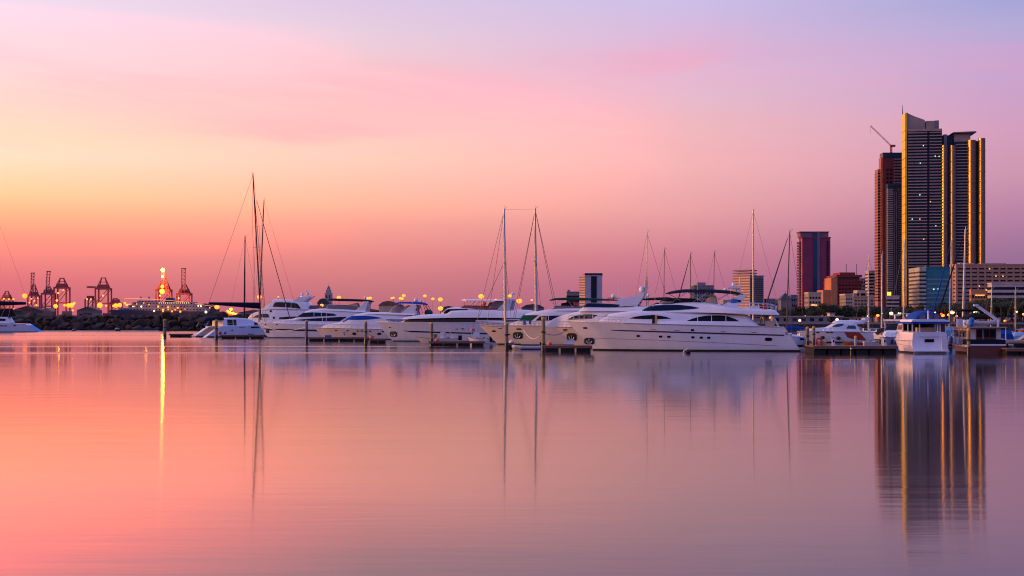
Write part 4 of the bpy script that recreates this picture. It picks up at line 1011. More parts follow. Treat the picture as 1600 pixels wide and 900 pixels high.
N_ = stern_boat('wooden_trawler', 'wooden trawler with varnished transom, navy bulwark and dinghy on the cabin roof', 1543, 154.5, 2.2, 13, 4, [(0, 1.05), (5, 1.1), (13.5, 1.9)], VARN, um=.5, pd=2.1, pw=1.6, bwf=.92, stern=.97)
def hug(name, pts, m, off=.05):
    return N_.strip(name, pts, m, local=True, off=off)
hug('white_sheer_band', [(.1, .78, 1.06), (5, .85, 1.12), (12.9, 1.55, 1.86)], GEL)
hug('blue_hull_band', [(.3, .5, .76), (5, .55, .82), (12.6, 1.2, 1.5)], NAVYP, .04)
N_.house('bulwark', [(.1, 1.02, 1.72, .98, .99), (2.6, 1.05, 1.74, .99, 1.0), (2.7, 1.05, 1.72, .99, 1.0)], NAVY, n=16, inset=-1)
MB().box(-.03, .06, -2.2, 2.2, .98, 1.16).build('white_rail', GEL, N_.root)
MB().box(.9, 12, -2.0, 2.0, 1.0, 1.12).build('deck', TEAK, N_.root)
h = N_.house('cabin', [(1.2, 1.1, 3.12, .88, .88), (5, 1.1, 3.12, .88, .88), (8.5, 1.2, 3.12, .82, .8), (9, 1.2, 2.4, .8, .75)], GEL2, n=30, inset=-1)
for y0, y1 in ((-1.25, -.65), (-.5, .05), (.35, .95)):
    o = MB().box(1.1, 1.2, y0 - .08, y1 + .08, 1.75 if y0 != .35 else 1.2, 3.0).build('window_frame', VARN, N_.root)
    MB().box(1.06, 1.12, y0, y1, 2.0, 2.85).build('pane', GLASS, o)
N_.win(h, 'side_window', [(2, 2.0, 2.8), (8, 2.0, 2.8)], GLASS, mull=(3.2, 4.6, 6), mm=VARN)
MB().box(.2, 9.5, -2.4, 2.4, 3.12, 3.24).build('cabin_roof', mat('roof_edge_buff', (.46, .33, .24), .6), N_.root)
mb = MB()
for x, y in ((.35, 2.25), (.35, -2.25), (4, 2.25), (8, 2.2), (4, -2.25)): mb.tube((x, y, 1.2), (x, y, 3.14), .06, n=6)
mb.build('roof_post', GEL2, N_.root)
mb = MB()
for sd in (1, -1):
    pts = [(x, sd * (N_.H.deckw(x) - .06), N_.H.deck(x) + .72) for x in np.linspace(3, 13.2, 9)]
    mb.path(pts, .03, 5)
    for p in pts: mb.tube((p[0], p[1], p[2] - .72), p, .025, n=5)
mb.build('railing', GEL, N_.root)
for i, x in enumerate((4, 5.5, 7, 9)):
    y = N_.H.deckw(x) + .22; MB().lathe((0, 0, 0), [(.03, -.45), (.16, -.36), (.17, .3), (.08, .45)], 10).build('fender', GEL if i != 2 else BLUEP, N_.root, True, (x, y, 1.25 + x * .04))
wl = N_.house('flybridge', [(4.5, 3.24, 3.9, .55, .5), (8.2, 3.24, 4.1, .5, .4), (8.5, 3.24, 3.4, .5, .4)], GEL, n=6, inset=-1)
N_.house('bridge_bimini', [(2.6, 4.35, 4.5, .5, .3), (3.2, 4.2, 4.85, .72, .6), (5.5, 4.2, 4.9, .72, .6), (6.5, 4.3, 4.5, .6, .4)], BLACK, n=3, inset=-1)
N_.root
MB().tube((4.0, 1.2, 3.3), (4.0, 1.2, 4.5), .05, n=6).tube((4.0, -1.2, 3.3), (4.0, -1.2, 4.5), .05, n=6).build('bimini_post', STEEL, N_.root)
can = N_.house('aft_awning', [(7.0, 5.35, 5.42, .3), (7.6, 5.2, 5.5, .85, .6), (9.2, 5.15, 5.45, .9, .6), (9.8, 5.2, 5.3, .7, .5)], BLACK, n=3, inset=-1)
MB().tube((8.4, 1.4, 3.2), (8.4, 1.4, 5.25), .05, n=6).tube((8.4, -1.4, 3.2), (8.4, -1.4, 5.25), .05, n=6).build('awning_post', STEEL, N_.root)
MB().tube((.9, -1.5, 3.2), (.9, -1.5, 4.2), .14, n=8).beam((.9, -1.35, 4.15), (.6, 1.15, 5.85), .26, .3).box(.4, .85, .95, 1.45, 5.75, 5.98).build('davit_crane', GEL, N_.root)
MB().sph((0, 0, 0), .34, 10, 8).build('blue_float', BLUEP, N_.root, True, (.5, 1.75, 4.05)); MB().sph((0, 0, 0), .36, 10, 8, 1, 1, 1.2).build('blue_float', BLUEP, N_.root, True, (.45, 1.85, 3.58))
MB().box(4.8, 5.6, 1.6, 2.2, 3.24, 4.2).build('chart_table_cover', GEL, N_.root)
def inflatable(label, loc, rz, L_=3.6, w=.8, r=.24, m=HYPALON, engine=True, name='inflatable_dinghy', seatm=GEL):
    t = thing(name, label, 'dinghy', loc, rz)
    pts = []
    for i in range(21):
        a = i / 20
        if a < .4: pts.append((-L_ / 2 + a / .4 * L_ * .68, w, r))
        elif a > .6: pts.append((-L_ / 2 + (1 - a) / .4 * L_ * .68, -w, r))
        else:
            th = (a - .4) / .2 * math.pi; pts.append((-L_ / 2 + L_ * .68 + L_ * .30 * math.sin(th), w * math.cos(th), r + .16 * math.sin(th)))
    mb = MB(); mb.path(pts, r, 10)
    for p in pts: mb.sph(p, r * 1.0, 10, 6)
    mb.build('tube', m, t, True)
    MB().box(-L_ / 2, L_ * .3, -w, w, r * .4, r * .7).build('floor', GEL, t)
    MB().box(-L_ / 2 + .05, -L_ / 2 + .12, -w, w, r * .3, r * 2.4).build('transom', GEL, t)
    MB().box(-.2, .1, -w, w, r * 1.7, r * 1.9).build('seat', seatm, t)
    if engine: MB().box(-L_ / 2 - .35, -L_ / 2 + .1, -.17, .17, .55, 1.0).box(-L_ / 2 - .2, -L_ / 2 - .05, -.1, .1, -.2, .6).build('outboard', BLACK, t)
    return t
q = Vector((1.6, .15, 3.42)); q = Matrix.Rotation(R(86), 4, 'Z') @ q + N_.root.location
inflatable('grey inflatable dinghy on the cabin roof of the wooden trawler', q, R(-8), 3.5, .62, .27, engine=False)

# sport cruiser with bow to the viewer
X_ = stern_boat('sport_cruiser', 'white sport cruiser with navy cockpit cover, bow pointing at the dock', 1395, 183, 1.75, 9.5, 0, [(0, 1.35), (5, 1.4), (10, 1.7)], GEL, um=.45, pd=2.1, pw=1.6)
X_.root.location = ((1404 - 800) * 196 / F, 196, 0); X_.root.rotation_euler = (0, 0, R(242))
X_.root['label'] = 'white sport cruiser with navy cockpit cover, bow pointing at the dock'
h = X_.house('cabin', [(2.6, 1.38, 3.1, .85, .75), (3.6, 1.4, 3.3, .86, .72), (4.8, 1.4, 2.6, .84, .7), (6.2, 1.42, 2.1, .74, .55), (8.4, 1.55, 1.75, .4, .3)], n=5)
X_.win(h, 'side_window', [(3.2, 2.1, 2.9), (4.4, 2.05, 2.5), (5.2, 2.0, 2.15)], mat('amber_glass', (.40, .16, .06), .12))
X_.wshield(h, 'windscreen', 3.7, 4.9, GLASS)
X_.house('cockpit_cover', [(.2, 1.36, 2.9, .9, .84), (1.4, 1.38, 3.3, .92, .84), (2.7, 1.4, 3.5, .88, .78), (3.1, 1.4, 3.1, .84, .7)], NAVY, n=5)
X_.arch('radar_arch', [(.6, 1.5), (1.6, 3.4), (2.4, 4.1), (3.2, 4.3), (3.1, 4.0), (2.5, 3.7), (1.3, 1.5)], .92, th=.16, bar=(2.3, 3.1, 3.95, 4.2))
MB().box(-.12, .12, -.8, .8, 0, .14).tube((0, 0, -.5), (0, 0, 0), .16, n=8).build('radar_scanner', RADOME, X_.root, False, (2.6, 0, 4.8))
for x, sd in ((6.5, 1), (7.5, 1), (8.3, 1), (7.2, -1)):
    MB().lathe((0, 0, 0), [(.02, -.4), (.15, -.32), (.15, .25), (.05, .4)], 10).build('fender', RUBBER, X_.root, True, (x, sd * (X_.H.side(x, 1.0) + .16), .9))
mb = MB()
for sd in (1, -1):
    pts = [(x, sd * max(.05, X_.H.deckw(x) - .08), X_.H.deck(x) + .6) for x in np.linspace(4.5, 9.8, 7)]
    mb.path(pts, .025, 5)
    for p in pts: mb.tube((p[0], p[1], p[2] - .6), p, .02, n=5)
mb.build('railing', STEEL, X_.root)

def small_cruiser(label, px, d, hb, L_, az, canopy, zc=2.6, hullm=GEL):
    b = stern_boat('cuddy_cruiser', label, px, d, hb, L_, az, [(0, 1.1), (L_ * .5, 1.1), (L_, 1.45)], hullm, um=.5, pd=2.0, pw=1.6, stern=.97)
    h = b.house('cabin', [(L_ * .35, 1.05, 1.9, .85, .75), (L_ * .55, 1.05, 1.75, .8, .65), (L_ * .85, 1.2, 1.4, .4, .3)], n=5)
    b.win(h, 'side_window', [(L_ * .38, 1.4, 1.7), (L_ * .6, 1.35, 1.55)])
    b.house('canopy', [(L_ * .02, 1.15, zc - .5, .9, .8), (L_ * .1, 1.15, zc, .92, .8), (L_ * .34, 1.15, zc, .9, .75), (L_ * .42, 1.2, zc - .6, .85, .7)], canopy, n=4)
    MB().box(-.5, .06, -hb * .8, hb * .8, .2, .3).build('swim_platform', TEAK, b.root)
    MB().box(-.5, -.05, -.25, .25, .1, 1.2).build('outboard', BLACK, b.root)
    return b
small_cruiser('small cruiser under a deep blue canopy right of the wooden trawler', 1571, 192, 1.5, 7.5, 6, BLUEC, 2.55)
small_cruiser('small cruiser under a light blue tarp between the aft-cabin cruiser and the trawler', 1485, 196, 1.45, 7, 14, LBLUEC, 3.1)
small_cruiser('small cruiser under a pale blue cover at the far right edge', 1597, 205, 1.6, 7.5, 4, mat('pale_blue_canvas', (.25, .42, .62), .8), 2.1)
small_cruiser('small white cruiser with a teal cover behind the sport cruiser', 1412, 222, 1.5, 7.5, 10, mat('teal_canvas', (.02, .10, .16), .8), 2.7)

small_cruiser('small white cruiser with a navy cover far behind the red-striped cruiser stern', 1392, 262, 1.6, 8, -20, NAVY, 2.5)
small_cruiser('small grey-hulled cruiser with a black cover behind the grey mooring pile', 1286, 268, 1.6, 8, 30, BLACK, 2.5, GEL3)
small_cruiser('small white cruiser with beige cover behind the red-striped cruiser cabin', 1336, 285, 1.7, 9, 20, mat('beige_canvas', (.30, .22, .16), .8), 2.7)
small_cruiser('small white cruiser with a black cover right of the white davit crane', 1562, 236, 1.6, 8, 12, BLACK, 2.9)
small_cruiser('small cruiser with a maroon cover behind the pale blue covered one', 1607, 246, 1.6, 8, 8, MAROON, 2.6)
small_cruiser('small white cruiser with navy cover behind the trawler flybridge', 1536, 262, 1.7, 9, 10, NAVY, 3.0)
# --- small open boats
def skiff(label, px0, px1, yw, m, hb=.95, free=.7, psi=5, name='skiff', inside=GEL, boot=None):
    b = Boat(name, label, 'small boat', px1, yw, hb, psi=psi)
    yd = b.yw - free * b.s; ln = px1 - px0
    H = Hull([(b.X(px0), b.Z(yd) + .25), (b.X(px0 + ln * .4), b.Z(yd)), (b.X(px1 - 1), b.Z(yd) - .02)], b.X(px0 + ln * .12), 0, .1, hb, depth=.3, pd=1.9, pw=1.5, bwf=.8)
    b.H = H; H.mesh(24, 8).build('hull', m, b.root, True)
    MB().box(.3, H.xb1 * .7, -hb * .75, hb * .75, free + .065, free + .09).build('cockpit_floor', inside, b.root)
    mb = MB()
    for sd in (1, -1): mb.path([(x, sd * H.deckw(x), H.deck(x) + .04) for x in np.linspace(.1, H.xb1 - .02, 14)], .05, 5)
    mb.build('gunwale', TEAK, b.root)
    for x in (H.xb1 * .25, H.xb1 * .55): MB().box(x - .15, x + .15, -hb * .7, hb * .7, free + .1, free + .26).build('thwart', TEAK, b.root)
    return b
k = skiff('ivory centre console skiff under a thin T-top', 649, 716, 536, GEL2, 1.1, .75, name='console_skiff')
MB().box(-.55, .35, -.5, .5, 0, 1.15).build('console', GEL, k.root, False, (k.X(691), 0, .8)); MB().box(-.3, .3, -.5, .5, 0, .8).build('helm_seat', GEL, k.root, False, (k.X(706), 0, .8))
MB().box(-1.7, 1.2, -.95, .95, 2.55, 2.68).build('t_top', GEL2, k.root, False, (k.X(699), 0, 0))
mb = MB()
for x in (694, 703):
    for y in (-.5, .5): mb.tube((k.X(x), y, .8), (k.X(x), y, 2.58), .045, n=6)
mb.build('t_top_frame', STEEL, k.root)
MB().box(-.5, .1, -.25, .25, .5, 1.35).build('outboard', BLACK, k.root, False, (-.1, 0, 0))
MB().box(-.3, .3, -.3, .3, .9, 1.6).build('bait_box', TEAK, k.root, False, (k.X(680), .2, 0))
k2 = skiff('small teal rowing boat floating in front of the finger dock', 668, 706, 539.4, TEALP, .8, .42, name='rowing_boat')
k3 = skiff('white open motorboat with orange life ring beside the schooner bow', 731, 765, 536.4, GEL, 1.1, .8, name='open_motorboat')
MB().box(-.9, .4, -.7, .7, .85, 1.9).build('console', GEL, k3.root, False, (k3.X(741), 0, 0))
MB().lathe((0, 0, 0), [(.28, -.3), (.4, 0), (.3, .35), (.05, .45)], 10).build('orange_buoy', ORANGE, k3.root, True, (k3.X(738.5), .3, 2.25))
MB().tube((k3.X(733), .5, 1.8), (k3.X(729), .5, 3.9), .03, n=5).tube((k3.X(742), .5, 1.8), (k3.X(739), .5, 3.9), .03, n=5).build('rod_holder', TEAK, k3.root)
MB().box(-.4, .1, -.25, .25, .4, 1.3).build('outboard', BLACK, k3.root, False, (-.1, 0, 0))
d_ = depth(546); inflatable('pale grey inflatable tender beside the tan pile under the green-covered yacht', ((823 - 800) * d_ / F, d_ + 1, 0), R(176), 3.9, .75, .24, HYPALON)
d_ = depth(544.5)
t = inflatable('grey tender with tilted white outboard at the right end dock', ((1583 - 800) * 178 / F, 178, .75), R(160), 3.0, .7, .3, mat('brown_grey_rubber', (.22, .18, .19), .6))
MB().beam((-.5, 0, .5), (-1.6, .1, 1.2), .35, .35).build('tilted_outboard', RADOME, t)

k4 = skiff('small orange-brown rowing boat lying behind the long dock under the red swoosh', 1318, 1350, 540.2, mat('orange_brown_paint', (.42, .12, .03), .4), .8, .5, name='rowing_boat')
k5 = skiff('small cream open boat behind the long dock left of the sport cruiser', 1349, 1380, 540.6, GEL2, .8, .6, name='open_motorboat')
MB().box(-.4, .1, -.2, .2, .5, 1.2).build('outboard', BLACK, k5.root, False, (-.1, 0, 0))
k6 = skiff('small navy open boat with a grey cover far right beyond the end dock', 1586, 1612, 543.4, NAVYP, .8, .6, name='open_motorboat')
MB().sph((0, 0, 0), .6, 10, 6, 2.2, 1, .5).build('boat_cover', HYPALON, k6.root, True, (k6.X(1600), 0, .75))
# --- docks, piles, buoys
def dock(label, px0, px1, yn, yw, width=2.4, nf=4, mlong=1.0, posts=False):
    d = depth(yw); s = F / d; zt = (yw - yn) / s
    x0 = (px0 - 800) / s; x1 = (px1 - 800) / s; L_ = x1 - x0
    t = thing('floating_dock', label, 'dock', (x0, d, 0))
    MB().box(0, L_, .06, width - .06, zt - .10, zt).build('deck', PLANK, t)
    mb = MB().box(-.04, L_ + .04, -.02, .05, zt - .34, zt - .01).box(-.04, L_ + .04, width - .05, width + .02, zt - .34, zt - .01)
    mb.build('fascia', FASCIA, t)
    for i in range(nf):
        a = L_ * (i + .08) / nf; b_ = L_ * (i + .92) / nf
        MB().box(a, b_, .25, width - .25, -.5, zt - .11).build('float', FLOATM, t)
    return t, d, s, x0, zt
dock('plank dock left of the catamaran sterns', 264, 297, 521.4, 527.2, 2.6, 2)
dock('short plank dock along the catamaran side', 344, 412, 523.2, 529.8, 1.6, 3)
dock('finger dock between the blue-windowed yacht and its navy-striped neighbour', 481, 576, 527, 533.6, 2.2, 4)
dock('short finger dock under the bow of the hardtop yacht', 577, 602, 529, 536.4, 2.2, 2)
dock('finger dock behind the teal rowing boat', 671, 757, 533.2, 540.2, 1.5, 4)
dock('finger dock between the tan pile and the largest yacht bow', 850, 925, 540, 549.5, 2.6, 3)
dock('low dock stub beside the schooner stem', 793, 801, 536, 544, 2.0, 1)
dock('long red-brown dock between the largest yacht stern and the aft-cabin cruiser', 1271, 1403, 540.8, 552.2, 5.0, 6)
dock('dock end right of the wooden trawler', 1573, 1660, 544.5, 553.4, 3.5, 4)
def pile(label, px, yt, yb, w=6.5, m=PILE, cap=YELLOWP, name='mooring_pile'):
    d = depth(yb); s = F / d; r = w / s / 2; zt = (yb - yt) / s
    t = thing(name, label, 'mooring pile', ((px - 800) / s, d, 0))
    MB().tube((0, 0, .95), (0, 0, zt - .3), r, r * .95, 14).build('post', m, t, True)
    MB().tube((0, 0, -.8), (0, 0, .96), r * 1.04, r * 1.02, 14).build('wet_base', WET, t, True)
    MB().lathe((0, 0, zt - .32), [(r * 1.02, 0), (r * 1.05, .12), (r * .8, .26), (r * .3, .34), (.01, .35)], 14).build('cap', cap, t, True)
    MB().lathe((0, 0, zt * .55), [(r * 1.0, -.12), (r * 1.14, -.08), (r * 1.14, .08), (r, .12)], 14).build('collar', RUBBER, t, True)
    return t
pile('mooring pile alone at the left end of the docks', 257.5, 498.5, 528, 5)
pile('mooring pile in front of the catamaran sterns', 338, 499.4, 530.4, 5)
pile('mooring pile beside the bow of the blue-windshield yacht', 479, 500, 535, 5)
pile('mooring pile left of the hardtop yacht bow', 571.5, 502, 538, 5)
pile('mooring pile next to the centre console skiff', 674.5, 503.4, 539, 5.2)
pile('mooring pile directly under the schooner foremast', 791.5, 504, 546.4, 5.6)
pile('tan mooring pile under the white yacht bow with a looped rope', 849, 495.4, 547.4, 6.2, TANPILE)
pile('grey mooring pile at the largest yacht stern', 1261.6, 510.4, 543, 5.4)
pile('short dark mooring pile behind the grey one at the yacht stern', 1271.6, 509.6, 538, 4.6)
pile('tan mooring pile between the aft-cabin cruiser and the trawler', 1513.5, 512.4, 554.6, 5.4, TANPILE)
pile('white pile under the edge of the long red-brown dock', 1330, 541.4, 553.6, 3, GEL, GEL)
bd = thing('dock_bollard', 'short blue and white bollard with ochre cap on the long dock', 'bollard', ((1336.8 - 800) * 157 / F, 157, .86))
MB().tube((0, 0, 0), (0, 0, 1.0), .16, n=12).build('post', mat('blue_white_bollard_paint', (.30, .42, .60), .5, var=.5, scale=4), bd, True)
MB().lathe((0, 0, 1.0), [(.2, 0), (.2, .18), (.1, .28), (.01, .3)], 12).build('cap', YELLOWP, bd, True)
pw = thing('dock_pedestal', 'red hose reel on the dock beside the grey pile', 'hose reel', ((1279.5 - 800) * 160 / F, 160, .86))
MB().path([(math.cos(a) * .4, 0, .48 + math.sin(a) * .45) for a in np.linspace(0, 2 * math.pi, 15)], .11, 8).build('hose', REDM, pw, True)
MB().box(-.08, .08, -.06, .06, 0, .5).build('stand', STEEL, pw)
for i, (q, y, m_) in enumerate(((1244.5, 538, None),)): pass
bx = thing('dock_box', 'yellow dock locker behind the red hose reel', 'locker', ((1272 - 800) * 164.5 / F, 160.5, .86))
MB().box(-.7, .5, -.3, .3, 0, .5).build('body', YELLOWP, bx); MB().box(-.74, .54, -.34, .34, .5, .58).build('lid', GEL2, bx)
by = thing('marker_buoy', 'bent white marker buoy floating in front of the largest yacht', 'buoy', ((1072 - 800) * 158.6 / F, 158.6, 0))
MB().path([(-.30, 0, -.25), (-.34, 0, .05), (-.22, 0, .27), (0, 0, .38), (.22, 0, .46)], .09, 8).build('arm', GEL2, by, True)
MB().sph((.25, 0, .18), .28, 10, 8, 1.2, .8, .9).build('float', RUBBER, by, True)
rp = MB()
pts = []
for i in range(13):
    t = i / 12; p0 = P(818, 516, 200); p1 = P(849, 519.5, 172.2); q = p0.lerp(p1, t); q.z -= 1.1 * math.sin(math.pi * t) ** 1.0; pts.append(q)
tag(MB().path(pts, .06, 6).build('mooring_rope', ROPE, None, True), 'white mooring rope sagging from the ivory bow to the tan pile', 'rope')
d_ = depth(517.3)
tag(MB().path([((px - 800) * d_ / F, d_ + .6 * math.sin(px * .08), .12) for px in range(62, 252, 6)], .22, 6).build('floating_boom', mat('boom_grey_plastic', (.50, .46, .50), .6), None, True), 'pale floating boom line on the water before the breakwater', 'floating boom')
for px, w, lab in ((115, 1.0, 'small dark float on the boom line nearer the left edge'), (183, 1.5, 'larger dark float on the boom line below the crane lights')):
    t = thing('boom_float', lab, 'buoy', ((px - 800) * (d_ - 2) / F, d_ - 2, 0))
    MB().sph((0, 0, .1), w * .8, 12, 8, 1.1, 1, .7).build('float', RUBBER, t, True); MB().sph((0, 0, .1 + w * .5), w * .5, 10, 6, 1.2, 1, .5).build('top', mat('float_blue', (.2, .32, .42), .5), t, True)

# clutter on and beside the docks
def ball(px, py, d, rad, label, m, name='mooring_buoy', cat='buoy', sq=(1, 1, .9)):
    p = P(px, py, d)
    t = thing(name, label, cat, (p.x, d, p.z))
    MB().sph((0, 0, 0), rad, 12, 8, *sq).build('float', m, t, True)
    MB().lathe((0, 0, rad * .8), [(rad * .22, 0), (rad * .22, .12), (.02, .16)], 8).build('eye', STEEL, t, True)
ball(580.5, 527.4, depth(535.6), .42, 'orange buoy lying on the dock end left of the hardtop yacht', ORANGE)
ball(683, 531.4, depth(539.6), .36, 'orange buoy on the finger dock behind the teal rowing boat', ORANGE)
ball(858.6, 537.6, depth(548.4), .36, 'orange buoy on the dock beside the tan pile', ORANGE)
ball(343.6, 520.4, depth(529.2), .42, 'red buoy hanging at the catamaran dock corner', REDM)
ball(351.4, 519.8, depth(529), .40, 'blue buoy lying on the catamaran dock', BLUEP)
ball(799.4, 534.6, depth(543.4), .38, 'cream buoy on the dock stub by the schooner stem', GEL2)
def pedestal(px, d, z, label, m=GEL):
    t = thing('power_pedestal', label, 'dock pedestal', ((px - 800) * d / F, d, z))
    MB().box(-.16, .16, -.14, .14, 0, .95).build('body', m, t); MB().box(-.2, .2, -.18, .18, .95, 1.05).build('lid', BLUEP, t)
    MB().box(-.1, .1, -.16, -.13, .45, .75).build('socket_panel', BLACK, t)
pedestal(1302, 158.5, .86, 'white power pedestal on the long dock left of the blue and white bollard')
pedestal(1382, 158.5, .86, 'white power pedestal on the long dock under the sport cruiser bow')
pedestal(538, depth(533.6) + 1, .74, 'white power pedestal on the finger dock under the ivory yacht')
pedestal(738, depth(540.2) + .6, 1.4, 'white power pedestal on the finger dock left of the open motorboat')
def chest(px, d, z, label, m):
    t = thing('dock_locker', label, 'locker', ((px - 800) * d / F, d, z))
    MB().box(-.6, .6, -.3, .3, 0, .45).build('body', m, t); MB().box(-.64, .64, -.34, .34, .45, .53).build('lid', GEL, t)
chest(1357, 159, .86, 'grey locker on the long dock between the bollard and the sport cruiser', HYPALON)
chest(890, depth(549.5) + 1.2, .98, 'white locker on the dock before the second yacht bow', GEL)
chest(513, depth(533.6) + 1, .74, 'blue locker on the finger dock beside the ivory yacht hull', BLUEP)
chest(392, depth(529.8) + .8, .78, 'blue locker on the dock along the catamaran', BLUEP)
def rope(a, b, sag, label, m=ROPE, rad=.05):
    pts = []
    for i in range(13):
        t = i / 12; q = a.lerp(b, t); q.z -= sag * math.sin(math.pi * t); pts.append(q)
    tag(MB().path(pts, rad, 5).build('mooring_rope', m, None, True), label, 'rope')
rope(P(887, 515, 184), P(850, 520.5, 172.5), .5, 'dark mooring rope from the second yacht bow to the tan pile', WIRE)
rope(P(606, 517, 240.5), P(573, 520, 216.5), .9, 'pale mooring rope from the hardtop yacht bow to the pile on its left')
rope(P(761, 523, 211), P(753, 532.6, 205), .5, 'pale rope loop from the schooner bow to the finger dock end')
rope(P(409, 508, 292), P(478, 511, 235.4), 1.0, 'long pale rope from the navy-striped yacht bow to the pile beside the ivory yacht')
# ------------------------------------------------------------------ city
def bmat(n, c, **k): return mat(n, c, k.pop('rough', .75), var=k.pop('var', .18), scale=k.pop('scale', .15), **k)
CGLASS = mat('facade_glass', (.008, .02, .035), .15, var=.4, scale=.2, spec=.25)
CDARK = mat('facade_dark_window', (.012, .010, .014), .25, var=.4, scale=.2, spec=.25)
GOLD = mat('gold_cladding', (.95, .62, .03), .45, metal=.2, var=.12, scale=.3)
GOLD2 = mat('sunset_reflection_gold', (.90, .50, .09), .32, metal=.7, var=.1, scale=.3)  # colour of the sunset reflection on the bronze columns
MAUVE = bmat('mauve_concrete', (.24, .19, .20))
BGZ = QZ
def building(name, label, px0, px1, yt, d, side=None, dep=None, wall=MAUVE, band=CDARK, floors=0, bh=.5, piers=0, pier_m=None, roof=None, first=3.0, plants=(), lit=(), band_off=.12, top_gap=1.5, cat='building', yaw=0):
    W = (px1 - px0) * d / F; Ht = CAMH + (HOR - yt) * d / F - BGZ
    D = dep if dep else (d * ((px0 - 800) / (side - 800) - 1) if side else 25)
    t = thing(name, label, cat, (((px0 + px1) / 2 - 800) * d / F, d, BGZ), yaw)
    MB().box(-W / 2, W / 2, 0, D, -.5, Ht).build('wall', wall, t)
    if floors:
        fh = (Ht - first - top_gap) / floors; bo = band_off
        o = MB().box(-W / 2 - bo, W / 2 + bo, -bo, D + bo, 0, fh * bh).build('window_band', band, t, False, (0, 0, first + fh * .3))
        for i in range(1, floors): copy_part(o, (0, 0, first + fh * .3 + i * fh))
    if piers:
        pm = pier_m or wall; pwid = .35 * W / piers * .7
        o = MB().box(-pwid / 2, pwid / 2, -.3, .2, 0, Ht).build('pier', pm, t, False, (-W / 2 + pwid / 2 - .05, 0, 0))
        for i in range(1, piers + 1): copy_part(o, (-W / 2 + pwid / 2 - .05 + (W - pwid + .1) * i / piers, 0, 0))
        n2 = max(1, int(piers * D / W))
        o = MB().box(-.3, .2, -pwid / 2, pwid / 2, 0, Ht).build('pier', pm, t, False, (-W / 2, pwid / 2, 0))
        for i in range(1, n2 + 1): copy_part(o, (-W / 2, pwid / 2 + (D - pwid) * i / n2, 0))
    MB().box(-W / 2 - .4, W / 2 + .4, -.4, D + .4, Ht, Ht + .9).build('parapet', roof or wall, t)
    for (a, b_, ytp, m_) in plants:
        x0 = (a - (px0 + px1) / 2) * d / F; x1 = (b_ - (px0 + px1) / 2) * d / F; h1 = CAMH + (HOR - ytp) * d / F - BGZ
        MB().box(x0, x1, D * .25, D * .7, Ht + .5, h1).build('roof_room', m_ or wall, t)
    for (lx, ly, m_) in lit:
        x = (lx - (px0 + px1) / 2) * d / F; z = CAMH + (HOR - ly) * d / F - BGZ
        MB().box(x - .5, x + .5, -.34, -.1, z - .5, z + .5).build('lit_window', m_, t)
    return t, W, Ht, D

